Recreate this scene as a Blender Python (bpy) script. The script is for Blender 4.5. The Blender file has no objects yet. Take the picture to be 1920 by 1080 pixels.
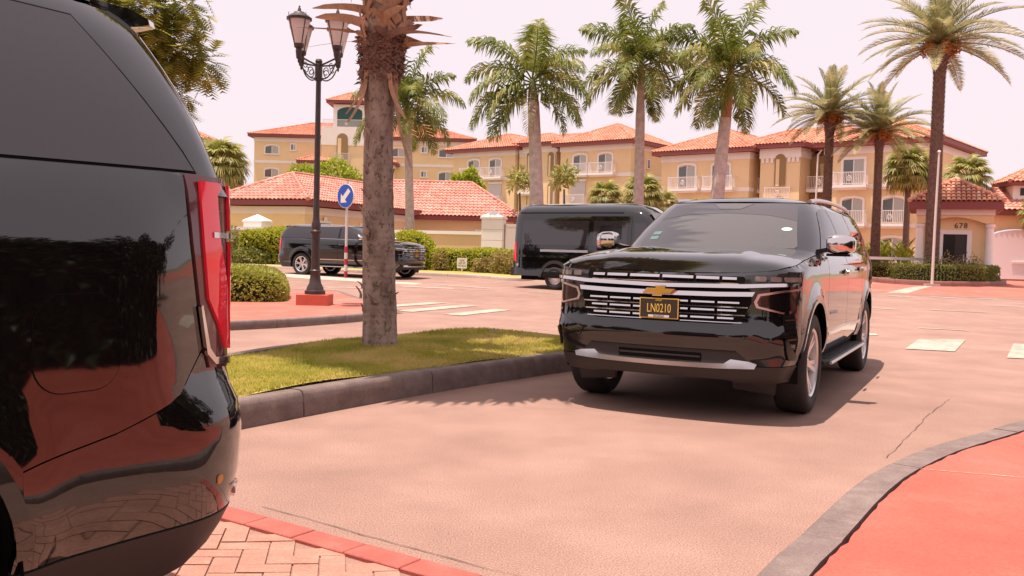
import bpy, bmesh, math, random
from mathutils import Vector, Matrix, geometry
from bisect import bisect_left
R = math.radians
random.seed(7)
SC = bpy.context.scene
COL = SC.collection

# ------------------------------------------------------------------ camera, sky, sun, exposure
cam_d = bpy.data.cameras.new('camera')
cam = bpy.data.objects.new('camera', cam_d); COL.objects.link(cam)
cam_d.sensor_width = 36.0
cam_d.lens = 36.0 * 1741.1 / 1920.0
cam_d.clip_start = 0.05; cam_d.clip_end = 6000
cam.matrix_world = Matrix.Translation((0, 0, 1.291)) @ Matrix.Rotation(R(90 - 2.361), 4, 'X') @ Matrix.Rotation(R(1.461), 4, 'Z')
SC.camera = cam

SUN_EL, SUN_AZ = 78.5, 252.0        # azimuth clockwise from +Y: high sun a little to the left
world = bpy.data.worlds.new('World'); SC.world = world; world.use_nodes = True
wn = world.node_tree; wn.nodes.clear()
w_out = wn.nodes.new('ShaderNodeOutputWorld'); w_bg = wn.nodes.new('ShaderNodeBackground')
w_sky = wn.nodes.new('ShaderNodeTexSky'); w_sky.sky_type = 'NISHITA'; w_sky.sun_disc = False
w_sky.sun_elevation = R(SUN_EL); w_sky.sun_rotation = R(SUN_AZ)
w_sky.air_density = 1.0; w_sky.dust_density = 4.0; w_sky.ozone_density = 1.0
w_mix = wn.nodes.new('ShaderNodeMix'); w_mix.data_type = 'RGBA'; w_mix.inputs['Factor'].default_value = 0.90
wn.links.new(w_sky.outputs[0], w_mix.inputs[6]); w_mix.inputs[7].default_value = (6.6, 5.65, 5.95, 1)   # bright milky haze
wn.links.new(w_mix.outputs[2], w_bg.inputs['Color']); w_bg.inputs['Strength'].default_value = 0.10
wn.links.new(w_bg.outputs[0], w_out.inputs['Surface'])

sun_d = bpy.data.lights.new('sun', 'SUN'); sun = bpy.data.objects.new('sun', sun_d); COL.objects.link(sun)
sun_d.energy = 4.3; sun_d.angle = R(0.53); sun_d.color = (1.0, 0.87, 0.78)
_d = Vector((math.sin(R(SUN_AZ)) * math.cos(R(SUN_EL)), math.cos(R(SUN_AZ)) * math.cos(R(SUN_EL)), math.sin(R(SUN_EL))))
sun.rotation_euler = _d.to_track_quat('Z', 'Y').to_euler(); sun.location = _d * 60

vs = SC.view_settings
vs.view_transform = 'Standard'; vs.look = 'None'; vs.exposure = 0.68; vs.gamma = 1.0; vs.use_curve_mapping = False

# ------------------------------------------------------------------ materials
M = {}
def mat(name, col, rough=.6, metal=0., ior=1.5, coat=0., var=0., scale=3., col2=None, bump=0., bscale=40., trans=0., alpha=1., spec=None, detail=6., dist=.02):
    m = bpy.data.materials.new(name); m.use_nodes = True; nt = m.node_tree
    b = nt.nodes['Principled BSDF']
    b.inputs['Base Color'].default_value = (*col, 1); b.inputs['Roughness'].default_value = rough
    b.inputs['Metallic'].default_value = metal; b.inputs['IOR'].default_value = ior
    b.inputs['Coat Weight'].default_value = coat; b.inputs['Coat Roughness'].default_value = .03
    if trans: b.inputs['Transmission Weight'].default_value = trans
    if spec is not None: b.inputs['Specular IOR Level'].default_value = spec
    if alpha < 1: b.inputs['Alpha'].default_value = alpha
    if var or col2 or bump:
        tc = nt.nodes.new('ShaderNodeTexCoord')
    if var or col2:
        n = nt.nodes.new('ShaderNodeTexNoise'); n.inputs['Scale'].default_value = scale; n.inputs['Detail'].default_value = detail
        n.inputs['Roughness'].default_value = .65
        nt.links.new(tc.outputs['Object'], n.inputs['Vector'])
        rp = nt.nodes.new('ShaderNodeValToRGB'); rp.color_ramp.elements[0].position = .3; rp.color_ramp.elements[1].position = .7
        c2 = col2 if col2 else tuple(min(1, c * (1 + var)) for c in col); c1 = col if col2 else tuple(c * (1 - var) for c in col)
        rp.color_ramp.elements[0].color = (*c1, 1); rp.color_ramp.elements[1].color = (*c2, 1)
        nt.links.new(n.outputs['Fac'], rp.inputs['Fac']); nt.links.new(rp.outputs['Color'], b.inputs['Base Color'])
    if bump:
        n2 = nt.nodes.new('ShaderNodeTexNoise'); n2.inputs['Scale'].default_value = bscale; n2.inputs['Detail'].default_value = 5
        nt.links.new(tc.outputs['Object'], n2.inputs['Vector'])
        bp = nt.nodes.new('ShaderNodeBump'); bp.inputs['Strength'].default_value = bump; bp.inputs['Distance'].default_value = dist
        nt.links.new(n2.outputs['Fac'], bp.inputs['Height']); nt.links.new(bp.outputs['Normal'], b.inputs['Normal'])
    M[name] = m; return m

mat('paint_black', (.0045, .004, .0045), .035, ior=1.55, coat=.75)
mat('plastic_black', (.022, .018, .019), .55, bump=.15, bscale=300, dist=.002)
mat('gloss_black', (.006, .005, .006), .12)
mat('under_black', (.008, .007, .007), .9, spec=.1)
mat('chrome', (.66, .62, .61), .10, 1.)
mat('satin_metal', (.62, .58, .57), .28, 1.)
mat('rim_metal', (.74, .71, .70), .30, .85)
mat('rubber', (.022, .019, .019), .75, var=.2, scale=30)
mat('glass_dark', (.020, .017, .019), .03, ior=1.75)
mat('glass_front', (.070, .064, .058), .03, ior=2.0)
mat('glass_reflection', (.045, .036, .038), .03, ior=1.95)
mat('gold', (.62, .36, .06), .32, .55)
mat('red_lens', (.80, .016, .045), .08, ior=1.5, coat=.6)
mat('clear_lens', (.20, .16, .15), .06, ior=1.5, coat=.6)
mat('lamp_dark', (.03, .026, .026), .06, ior=1.6)
mat('lamp_smoke', (.10, .03, .035), .06, ior=1.6)
mat('amber', (.5, .22, .06), .2)
mat('plate_dark', (.035, .025, .018), .4)
mat('plate_yellow', (.75, .48, .08), .5)
mat('plate_white', (.7, .66, .6), .5)
mat('sticker', (.45, .72, .62), .5)

# ------------------------------------------------------------------ object helpers
def link(o, parent=None):
    COL.objects.link(o)
    if parent is not None: o.parent = parent
    return o
def mesh_obj(name, verts, faces, m, parent=None, smooth=False, angle=40):
    me = bpy.data.meshes.new(name); me.from_pydata([tuple(v) for v in verts], [], faces); me.update()
    if m is not None: me.materials.append(M[m] if isinstance(m, str) else m)
    o = bpy.data.objects.new(name, me)
    if smooth: shade(me, angle)
    return link(o, parent)
def shade(me, angle=40):
    me.polygons.foreach_set('use_smooth', [True] * len(me.polygons))
    try: me.set_sharp_from_angle(angle=R(angle))
    except Exception: pass
def empty(name, loc=(0, 0, 0), rz=0., parent=None):
    o = bpy.data.objects.new(name, None); o.empty_display_size = .2
    o.location = loc; o.rotation_euler = (0, 0, rz); return link(o, parent)
def tag(o, label=None, cat=None, group=None, kind=None):
    if label: o['label'] = label
    if cat: o['category'] = cat
    if group: o['group'] = group
    if kind: o['kind'] = kind
    return o
def copy_tree(o, parent=None):
    c = o.copy(); COL.objects.link(c); c.parent = parent
    for ch in list(o.children): copy_tree(ch, c)
    return c
class MB:
    def __init__(s): s.v = []; s.f = []
    def add(s, vs_, fs):
        n = len(s.v); s.v += [tuple(p) for p in vs_]; s.f += [tuple(i + n for i in f) for f in fs]; return s
    def box(s, x0, x1, y0, y1, z0, z1):
        return s.add([(x0,y0,z0),(x1,y0,z0),(x1,y1,z0),(x0,y1,z0),(x0,y0,z1),(x1,y0,z1),(x1,y1,z1),(x0,y1,z1)],
                     [(3,2,1,0),(4,5,6,7),(0,1,5,4),(1,2,6,5),(2,3,7,6),(3,0,4,7)])
    def tube(s, pts, rad, n=8, cap=True):
        pts = [Vector(p) for p in pts]; rr = rad if isinstance(rad, (list, tuple)) else [rad] * len(pts)
        base = len(s.v); a = None
        for i, p in enumerate(pts):
            t = (pts[min(i + 1, len(pts) - 1)] - pts[max(i - 1, 0)]).normalized()
            if a is None:
                a = t.orthogonal().normalized()
            a = (a - t * a.dot(t)); a = a.normalized() if a.length > 1e-6 else t.orthogonal().normalized()
            b = t.cross(a)
            for k in range(n):
                th = 2 * math.pi * k / n
                s.v.append(tuple(p + (a * math.cos(th) + b * math.sin(th)) * rr[i]))
        for i in range(len(pts) - 1):
            for k in range(n):
                s.f.append((base + i*n + k, base + i*n + (k+1) % n, base + (i+1)*n + (k+1) % n, base + (i+1)*n + k))
        if cap:
            s.f.append(tuple(base + k for k in range(n))[::-1]); s.f.append(tuple(base + (len(pts)-1)*n + k for k in range(n)))
        return s
    def lathe(s, prof, n=24, c=(0, 0, 0), axis='z', cap=False):
        base = len(s.v)
        for r, h in prof:
            for k in range(n):
                th = 2 * math.pi * k / n; a, b = r * math.cos(th), r * math.sin(th)
                p = (a, b, h) if axis == 'z' else (a, h, b)
                s.v.append((p[0] + c[0], p[1] + c[1], p[2] + c[2]))
        for i in range(len(prof) - 1):
            for k in range(n):
                q = (base + i*n + k, base + i*n + (k+1) % n, base + (i+1)*n + (k+1) % n, base + (i+1)*n + k)
                s.f.append(q if axis == 'z' else q[::-1])
        if cap:
            a = tuple(base + k for k in range(n)); b = tuple(base + (len(prof)-1)*n + k for k in range(n))
            s.f += [a[::-1], b] if axis == 'z' else [a, b[::-1]]
        return s
    def build(s, name, m, parent=None, smooth=False, angle=40): return mesh_obj(name, s.v, s.f, m, parent, smooth, angle)

def interp(tab, x):
    ks = tab
    if x <= ks[0][0]: return ks[0][1]
    for (a, b), (c, d) in zip(ks, ks[1:]):
        if x <= c: return b + (d - b) * (x - a) / (c - a)
    return ks[-1][1]
def sm(t): t = max(0., min(1., t)); return t * t * (3 - 2 * t)

# --- a curved panel: a 2-D outline laid on a surface function f(a, b) -> point
def in_poly(p, poly):
    x, y = p; c = False; j = len(poly) - 1
    for i in range(len(poly)):
        xi, yi = poly[i]; xj, yj = poly[j]
        if (yi > y) != (yj > y) and x < (xj - xi) * (y - yi) / (yj - yi) + xi: c = not c
        j = i
    return c
def panel(name, poly, f, m, parent=None, off=0., thick=0., res=.09, angle=35, mirror=False, both=False, smooth=True, resb=None):
    resb = resb or res
    b = []
    for i, p in enumerate(poly):
        q = poly[(i + 1) % len(poly)]; d = math.hypot(q[0] - p[0], q[1] - p[1]); n = max(1, int(math.ceil(d / resb)))
        for k in range(n): b.append((p[0] + (q[0] - p[0]) * k / n, p[1] + (q[1] - p[1]) * k / n))
    pts = list(b)
    x0, x1 = min(p[0] for p in b), max(p[0] for p in b); y0, y1 = min(p[1] for p in b), max(p[1] for p in b)
    nx, ny = int((x1 - x0) / res), int((y1 - y0) / res)
    lim = (.45 * min(res, resb)) ** 2
    for i in range(1, nx + 1):
        for j in range(1, ny + 1):
            p = (x0 + (x1 - x0) * i / (nx + 1), y0 + (y1 - y0) * j / (ny + 1))
            if in_poly(p, b) and min((p[0]-q[0])**2 + (p[1]-q[1])**2 for q in b) > lim: pts.append(p)
    r = geometry.delaunay_2d_cdt([Vector(p) for p in pts], [], [list(range(len(b)))], 1, 1e-7)
    V2, F = r[0], [tuple(t) for t in r[2]]
    nb = len(b)
    e = 2e-3
    front, back = [], []
    for p in V2:
        a, c = p[0], p[1]; P = Vector(f(a, c))
        n = (Vector(f(a + e, c)) - Vector(f(a - e, c))).cross(Vector(f(a, c + e)) - Vector(f(a, c - e)))
        n = n.normalized() if n.length > 1e-12 else Vector((0, 0, 1))
        front.append(P + n * off); back.append(P + n * (off - thick))
    area = sum((V2[t[1]]-V2[t[0]]).cross(V2[t[2]]-V2[t[0]]) for t in F)
    if area < 0: F = [t[::-1] for t in F]
    vs_, fs = front, F
    if thick:
        # boundary edges: used by one face
        cnt = {}
        for t in F:
            for k in range(3):
                a, c = t[k], t[(k + 1) % 3]; cnt[(a, c)] = 1
        vs_ = front + back; n0 = len(front); fs = list(F)
        for (a, c) in cnt:
            if (c, a) not in cnt: fs.append((c, a, a + n0, c + n0))
    if mirror or both:
        mv = [(p[0], -p[1], p[2]) for p in vs_]; mf = [t[::-1] for t in fs]
        if both:
            n0 = len(vs_); fs = list(fs) + [tuple(i + n0 for i in t) for t in mf]; vs_ = list(vs_) + mv
        else: vs_, fs = mv, mf
    return mesh_obj(name, vs_, fs, m, parent, smooth, angle)
def catmull(P, n=10):
    out = []
    for i in range(len(P) - 1):
        p0, p1, p2, p3 = P[max(i-1, 0)], P[i], P[i+1], P[min(i+2, len(P)-1)]
        for k in range(n):
            t = k / n
            out.append(tuple(.5*(2*b + (c-a)*t + (2*a-5*b+4*c-d)*t*t + (3*b-a-3*c+d)*t*t*t) for a, b, c, d in zip(p0, p1, p2, p3)))
    out.append(tuple(P[-1])); return out
def text_mesh(txt, size, depth, m, parent, name, squeeze=1., font_sp=1.):
    cu = bpy.data.curves.new(name, 'FONT'); cu.body = txt; cu.size = size; cu.extrude = depth; cu.align_x = 'CENTER'; cu.align_y = 'CENTER'
    cu.space_character = font_sp; cu.resolution_u = 3
    o = bpy.data.objects.new(name, cu); COL.objects.link(o)
    dg = bpy.context.evaluated_depsgraph_get(); me = bpy.data.meshes.new_from_object(o.evaluated_get(dg))
    bpy.data.objects.remove(o); bpy.data.curves.remove(cu)
    for v in me.vertices: v.co.x *= squeeze
    me.materials.clear(); me.materials.append(M[m])
    return link(bpy.data.objects.new(name, me), parent)

# ================================================================== the sport utility vehicle
PLAN = catmull([(.98,-.3),(.98,0),(.972,.3),(.945,.55),(.90,.73),(.825,.895),(.70,.98),(.5,1.012),(0,1.022),(-1,1.028),(-2.5,1.028),(-3.4,1.022),(-4.05,.99),(-4.42,.945),(-4.60,.86),(-4.69,.72),(-4.735,.45),(-4.75,0),(-4.75,-.3)], 12)
_i0 = min(range(len(PLAN)), key=lambda i: abs(PLAN[i][1]) + (0 if PLAN[i][0] > 0 else 9))
_i1 = min(range(len(PLAN)), key=lambda i: abs(PLAN[i][1]) + (0 if PLAN[i][0] < 0 else 9))
_U = [0.]
for i in range(1, len(PLAN)): _U.append(_U[-1] + math.hypot(PLAN[i][0]-PLAN[i-1][0], PLAN[i][1]-PLAN[i-1][1]))
_U = [u - _U[_i0] for u in _U]
UMAX = _U[_i1]
def plan(u):
    i = max(1, min(len(PLAN) - 1, bisect_left(_U, u))); t = (u - _U[i-1]) / (_U[i] - _U[i-1])
    a, b = PLAN[i-1], PLAN[i]
    def tg(j):
        p, q = PLAN[max(j-1, 0)], PLAN[min(j+1, len(PLAN)-1)]; return Vector((q[0]-p[0], q[1]-p[1])).normalized()
    tt = (tg(i-1) * (1-t) + tg(i) * t).normalized()
    return a[0]+(b[0]-a[0])*t, a[1]+(b[1]-a[1])*t, tt.y, -tt.x      # point, outward normal
def u_y(y, rear=False):          # distance along the plan at a given half width, front or rear end
    s = -1 if y < 0 else 1; y = abs(y)
    rng = range(_i0, len(PLAN) - 1) if not rear else range(_i1, 0, -1)
    for i in rng:
        j = i + 1 if not rear else i - 1
        if (PLAN[j][1] - y) * (PLAN[i][1] - y) <= 0 and PLAN[j][1] != PLAN[i][1]:
            t = (y - PLAN[i][1]) / (PLAN[j][1] - PLAN[i][1]); return s * (_U[i] + (_U[j] - _U[i]) * t)
    return s * _U[rng[-1]]
def u_x(x):
    for i in range(_i0 + 1, _i1):
        if (PLAN[i+1][0] - x) * (PLAN[i][0] - x) <= 0:
            t = (x - PLAN[i][0]) / (PLAN[i+1][0] - PLAN[i][0]); return _U[i] + (_U[i+1] - _U[i]) * t
    return UMAX
ZT = [(-4.75,1.388),(-2,1.350),(-.7,1.33),(-.5,1.32),(0,1.28),(.3,1.255),(.7,1.205),(.8,1.187),(.9,1.168),(.98,1.147)]
IN_F = [(.30,.13),(.36,.07),(.44,.035),(.56,.03),(.60,.012),(.66,-.004),(.69,.0),(.72,.012),(.78,.03),(.9,.034),(1.05,.034),(1.15,.034)]
IN_S = [(.30,.12),(.44,.06),(.52,.028),(.60,.010),(.66,.005),(.85,.001),(1.0,.0),(1.19,.003),(1.21,.006),(1.42,.072)]
IN_R = [(.28,.16),(.36,.08),(.46,.03),(.56,.008),(.68,.0),(.74,.004),(.78,.03),(.84,.05),(1.0,.052),(1.2,.052),(1.42,.062)]
def wall(u, z):
    s = 1 if u >= 0 else -1; a = abs(u); x, y, nx, ny = plan(a)
    wf = sm((x - .55) / .3); wr = sm((-4.2 - x) / .3)
    ins = interp(IN_F, z) * wf + interp(IN_R, z) * wr + interp(IN_S, z) * max(0, 1 - wf - wr)
    for cx in (0, -3.407):
        rr = math.hypot(x - cx, z - .42); ins -= .022 * math.exp(-((rr - .53) / .07) ** 2) * (1 - wf) * (1 - wr)
    zt = interp(ZT, x); r = .05 - .030*sm((-3.4 - x)/.7); t = (z - (zt - r)) / r
    if t > 0: ins += r * (1 - math.sqrt(max(0, 1 - min(t, 1) ** 2)))
    return (x - nx * ins, s * (y - ny * ins), z)
def fw(y, z): return wall(u_y(y) if abs(y) < 1.0 else math.copysign(u_y(1.0) + (abs(y) - 1.0), y), z)   # front coordinates
def rw(y, z): return wall(u_y(y, True) if y != 0 else UMAX, z) if y >= 0 else wall(-u_y(-y, True), z)
def sw(x, z): return wall(u_x(-x), z)       # side coordinates, first one is minus x (front to rear)
GB = [(-.36,-.4),(-.36,0),(-.40,.40),(-.53,.72),(-.68,.885),(-1.0,.935),(-1.8,.95),(-2.9,.94),(-4.0,.905),(-4.45,.86),(-4.585,.75),(-4.635,.40),(-4.65,0),(-4.65,-.4)]
GT = [(-1.26,-.35),(-1.26,0),(-1.29,.35),(-1.36,.59),(-1.47,.70),(-1.75,.745),(-2.2,.758),(-3.1,.75),(-3.95,.728),(-4.26,.69),(-4.38,.60),(-4.44,.3),(-4.45,0),(-4.45,-.3)]
_gb, _gt = catmull(GB, 10), catmull(GT, 10)
GZT = 1.815
def gh(s, t):                    # s: index along the plan 0..11 (front centre to rear centre)
    k = (abs(s) + 1) * 10; i = max(0, min(len(_gb) - 2, int(k))); fr = k - i
    b = [_gb[i][c] + (_gb[i+1][c] - _gb[i][c]) * fr for c in (0, 1)]; q = [_gt[i][c] + (_gt[i+1][c] - _gt[i][c]) * fr for c in (0, 1)]
    tx, ty = _gb[i+1][0] - _gb[i][0], _gb[i+1][1] - _gb[i][1]; L = math.hypot(tx, ty) or 1
    bul = .028 * math.sin(math.pi * max(0, min(1, t))) ; 
    if t > .9: bul -= .05 * ((t - .9) / .1) ** 2 * .35
    x = b[0] + (q[0] - b[0]) * t + ty / L * bul; y = b[1] + (q[1] - b[1]) * t - tx / L * bul
    zb = interp([(-4.75,1.378),(-.7,1.325),(-.36,1.35)], b[0])
    return (x, y if s >= 0 else -y, zb + (GZT - zb) * t)
def gs(xm, z, lo=3.2, hi=9.0):   # side glass coordinates: minus x, height
    x = -xm; s = 5.; t = .5
    a, b = lo, hi
    for _ in range(26):
        s = (a + b) / 2
        zb = gh(s, 0)[2]; t = (z - zb) / (GZT - zb)
        if gh(s, t)[0] > x: a = s
        else: b = s
    return gh(s, t)
def gf(y, t):                    # windscreen coordinates: y, fraction up
    a, b = 0., 3.6
    for _ in range(26):
        s = (a + b) / 2
        if gh(s, t)[1] < abs(y): a = s
        else: b = s
    return gh(s if y >= 0 else -s, t)
def gr(y, t):
    a, b = 8.4, 11.
    for _ in range(26):
        s = (a + b) / 2
        if gh(s, t)[1] > abs(y): a = s
        else: b = s
    p = gh(s, t); return (p[0], p[1] if y >= 0 else -p[1], p[2])
def arc(cx, cz, r, a0, a1, n=18): return [(cx + r*math.cos(R(a0 + (a1-a0)*k/n)), cz + r*math.sin(R(a0 + (a1-a0)*k/n))) for k in range(n + 1)]
def rrect(x0, x1, y0, y1, r, n=5):
    return arc(x1-r, y1-r, r, 0, 90, n) + arc(x0+r, y1-r, r, 90, 180, n) + arc(x0+r, y0+r, r, 180, 270, n) + arc(x1-r, y0+r, r, 270, 360, n)
def sym(half): return half + [(-a, b) for a, b in half[::-1]]

def make_wheel(parent, x, y, side, style=0):
    w = empty('wheel', (x, y, .417), 0, parent)
    if side < 0: w.rotation_euler = (0, 0, math.pi)
    # tyre and rim turn about local y, outside faces +y
    MB().lathe([(.285,-.115),(.30,-.135),(.36,-.14),(.395,-.125),(.413,-.10),(.417,-.05),(.417,.05),(.413,.10),(.395,.125),(.36,.138),(.30,.132),(.285,.115)], 40, axis='y').build('tyre', 'rubber', w, True, 60)
    rim = MB().lathe([(.24,-.11),(.285,-.115),(.288,.118),(.278,.124),(.262,.112),(.255,.04),(.245,-.05),(.24,-.11)], 40, axis='y')
    ns = 6
    for k in range(ns):
        a0 = 2*math.pi*k/ns + .2
        for d in (-.14, .14):
            pts = []
            for r_, yy, wd in ((.05,.075,.022),(.14,.082,.017),(.265,.104,.020)):
                ang = a0 + d * (r_/.265) ** .7; c, s_ = math.cos(ang), math.sin(ang)
                for q in (-1, 1): pts.append((c*r_ - s_*wd*q, yy, s_*r_ + c*wd*q))
            for (px, py, pz) in list(pts): pts.append((px, py - .035, pz))
            f = []
            for j in (0, 2): f += [(j, j+1, j+3, j+2), (j, j+2, j+8, j+6), (j+1, j+7, j+9, j+3)]
            rim.add(pts, f)
    rim.lathe([(.001,.088),(.035,.088),(.042,.08),(.045,.05)], 20, axis='y'); rim.lathe([(.045,.07),(.085,.062),(.09,.03)], 20, axis='y')
    rim.build('rim', 'rim_metal', w, True, 30)
    MB().lathe([(.0,.012),(.17,.012),(.175,0),(.175,-.02)], 32, axis='y').build('brake_disc', 'satin_metal', w, True, 30)
    MB().lathe([(.0,-.02),(.25,-.02)], 32, axis='y').build('wheel_backing', 'under_black', w)
    return w

def make_suv():
    root = empty('parked_suv')
    UF = .56                                     # x of the bumper / fender split
    # --- painted front fascia, wraps round both corners
    uf = u_x(UF)
    def top(u): return interp(ZT, plan(abs(u))[0])
    n = 28
    poly = [(-uf + 2*uf*k/n, .452) for k in range(n + 1)] + [(uf - 2*uf*k/n, top(uf - 2*uf*k/n)) for k in range(n + 1)]
    fas = panel('front_fascia', poly, wall, 'paint_black', root, res=.05, thick=.02)
    # lower skirt in grained plastic
    n = 20
    def uq(a): return max(-u_x(.50), min(u_x(.50), a))
    us = u_x(.50)
    panel('front_skirt', [(-us + 2*us*k/n, .315 if abs(-us+2*us*k/n) > .6 else .335) for k in range(n+1)] + [(us - 2*us*k/n, .447) for k in range(n+1)], wall, 'plastic_black', root, off=.004, thick=.02, res=.06)
    # air dam flaps in front of the wheels
    for s in (1, -1):
        MB().add([(.62,s*.50,.34),(.60,s*.84,.34),(.56,s*.82,.20),(.58,s*.50,.23),(.56,s*.50,.34),(.54,s*.84,.34),(.52,s*.82,.20),(.54,s*.50,.23)],
                 [(0,1,2,3),(4,7,6,5),(0,4,5,1),(2,6,7,3),(1,5,6,2),(0,3,7,4)]).build('air_dam', 'plastic_black', root)
    # --- grille
    g = panel('grille', sym([(.0,.765),(.56,.765),(.64,.80),(.70,.93),(.70,1.02),(.645,1.075),(.64,1.13),(.0,1.13)][1:-1]), fw, 'under_black', root, off=.004, res=.07)
    def strip(name, half, m, off, thick=.02, parent=g, res=.06): return panel(name, sym(half), fw, m, parent, off=off, thick=thick, res=res)
    def tilt(zc, k=.36): return lambda y, z: (lambda p: (p[0] - k*(z - zc), p[1], p[2]))(fw(y, z))     # bright trim leans back and catches the sky
    def dash_row(z0, z1, ylim, cuts, name='grille_slat'):
        ed = [-ylim] + cuts + [ylim]
        for a, b in zip(ed, ed[1:]):
            panel(name, [(a + .012, z0), (b - .012, z0), (b - .012, z1), (a + .012, z1)], tilt((z0+z1)/2, .30), 'chrome', g, off=.022, thick=.015, res=.08)
    dash_row(1.100, 1.116, .60, [-.47, -.27, 0, .27, .47])
    strip('grille_slat', [(.60, 1.072), (.60, 1.081)], 'chrome', .018)
    for zc, yl in ((.925,.655), (.865,.635), (.805,.615)):
        dash_row(zc - .0065, zc + .0065, yl - .03, [-.44, -.235, .235, .44])
        strip('grille_slat', [(yl + .02, zc - .033), (yl + .02, zc - .024)], 'chrome', .018)
    for yb in (-.47,-.44,-.27,-.235,0,.235,.27,.44,.47):
        for z0, z1 in ((.80,.94), (1.07,1.118)):
            for d in (-.012, .012): panel('grille_divider', [(yb+d-.004, z0), (yb+d+.004, z0), (yb+d+.004, z1), (yb+d-.004, z1)], fw, 'gloss_black', g, off=.016, thick=.01, res=.2)
    panel('chrome_bar', [(0,1.022),(.65,1.034),(.97,1.058),(.985,1.082),(.65,1.064),(0,1.052),(-.65,1.064),(-.985,1.082),(-.97,1.058),(-.65,1.034)], tilt(1.045), 'chrome', g, off=.034, thick=.03, res=.035)
    panel('chrome_bar', [(0,.962),(.45,.966),(.705,.974),(.72,1.008),(.45,1.0),(0,.996),(-.45,1.0),(-.72,1.008),(-.705,.974),(-.45,.966)], tilt(.985), 'chrome', g, off=.030, thick=.03, res=.035)
    bow = [(-.038,1.043),(.052,1.043),(.045,1.021),(.135,1.021),(.098,.981),(.028,.981),(.020,.960),(-.058,.960),(-.050,.981),(-.140,.981),(-.103,1.021),(-.030,1.021)]
    e = panel('emblem', bow, fw, 'chrome', root, off=.046, thick=.02, res=.05, smooth=False)
    panel('emblem_face', [(a*.9, 1.0015 + (b-1.0015)*.84) for a, b in bow], fw, 'gold', e, off=.050, thick=.006, res=.05, smooth=False)
    # --- headlamps, running light hooks, corner vents
    for s in (1, -1):
        mi = s < 0
        hl = panel('headlight', [(.645,1.078),(.98,1.092),(1.06,1.085),(1.10,1.115),(1.085,1.185),(1.0,1.172),(.85,1.150),(.65,1.138)], fw, 'lamp_dark', root, off=.006, thick=.01, res=.05, mirror=mi)
        for yc in (.76, .87, .97):
            panel('lamp_lens', rrect(yc-.040, yc+.040, 1.098, 1.134, .010, 3), fw, 'clear_lens', hl, off=.010, thick=.006, res=.05, mirror=mi)
        panel('side_marker', [(1.03,1.06),(1.08,1.07),(1.10,1.16),(1.06,1.165)], fw, 'clear_lens', hl, off=.010, thick=.005, res=.05, mirror=mi)
        panel('lamp_pocket', [(.77,.92),(.93,.872),(.985,.875),(1.02,1.03),(.80,.985),(.765,.965)], fw, 'gloss_black', root, off=.003, res=.06, mirror=mi)
        panel('lamp_hook', [(1.02,1.050),(.745,1.002),(.718,.94),(.735,.897),(.93,.855),(.935,.866),(.753,.910),(.740,.94),(.762,.988),(1.02,1.036)], fw, 'satin_metal', root, off=.016, thick=.02, res=.04, mirror=mi)
        v = panel('corner_vent', [(.925,.845),(.985,.86),(1.0,.66),(1.005,.53),(.985,.53),(.93,.66)], fw, 'under_black', root, off=.004, res=.06, mirror=mi)
        for k in range(7):
            z = .58 + k*.037; panel('vent_rib', [(.94,z),(.992,z+.004),(.992,z+.014),(.94,z+.010)], fw, 'gloss_black', v, off=.010, thick=.006, res=.1, mirror=mi)
        panel('vent_blade', [(.925,.66),(.94,.66),(1.005,.535),(1.0,.50),(.97,.50)], fw, 'gloss_black', root, off=.018, thick=.015, res=.05, mirror=mi)
        panel('bumper_wing', [(.66,.67),(.93,.77),(.925,.68),(.70,.61)], fw, 'paint_black', root, off=.012, thick=.012, res=.05, mirror=mi)
    # --- lower intake and bright lip
    it = panel('lower_intake', sym([(.735,.452),(.60,.558)]), fw, 'plastic_black', root, off=.006, res=.06)
    panel('intake_trim', sym([(.60,.556),(.60,.566)]), fw, 'gloss_black', it, off=.014, thick=.012, res=.08)
    panel('intake_mesh', sym([(.34,.468),(.34,.535)]), fw, 'under_black', it, off=.009, res=.1)
    panel('intake_bar', sym([(.33,.499),(.33,.512)]), fw, 'plastic_black', it, off=.016, thick=.01, res=.1)
    lip = [(.735,.438),(.75,.462),(.69,.480),(.56,.492),(.51,.456)] + [(.25,.449),(0,.447)]
    panel('bright_lip', [(0,.424),(.45,.428)] + lip + [(-a, b) for a, b in lip[::-1][1:]] + [(-.45,.428)], tilt(.445, .32), 'satin_metal', it, off=.030, thick=.03, res=.04)
    # --- number plate
    pl = panel('number_plate', [(-.1575,.785),(.1575,.785),(.1575,.943),(-.1575,.943)], lambda y, z: (.99, y, z), 'plate_yellow', root, thick=.008, res=.4, smooth=False)
    panel('plate_face', [(-.151,.791),(.151,.791),(.151,.937),(-.151,.937)], lambda y, z: (.9915, y, z), 'plate_dark', pl, res=.4, smooth=False)
    def ptext(t, size, y, z, m, sq, nm):
        o = text_mesh(t, size, .0006, m, pl, nm, sq); o.rotation_euler = (math.pi/2, 0, math.pi/2); o.location = (.9925, y, z); return o
    ptext('LN0210', .098, 0, .862, 'plate_yellow', .62, 'plate_number')
    ptext('LIVERY', .020, 0, .926, 'plate_yellow', .9, 'plate_word')
    panel('plate_strip', [(-.085,.794),(.085,.794),(.085,.812),(-.085,.812)], lambda y, z: (.9925, y, z), 'plate_white', pl, res=.4, smooth=False)
    ptext('BAHAMAS', .021, 0, .803, 'plate_dark', .9, 'plate_word').location.x = .9935
    # --- bonnet
    ring = []
    ub = u_x(-.50); n = 44
    for k in range(n + 1):
        u = -ub + 2*ub*k/n; p_ = wall(u, interp(ZT, plan(abs(u))[0])); ring.append((p_[0], p_[1] if abs(u) > 1e-6 else 0.))
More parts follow.
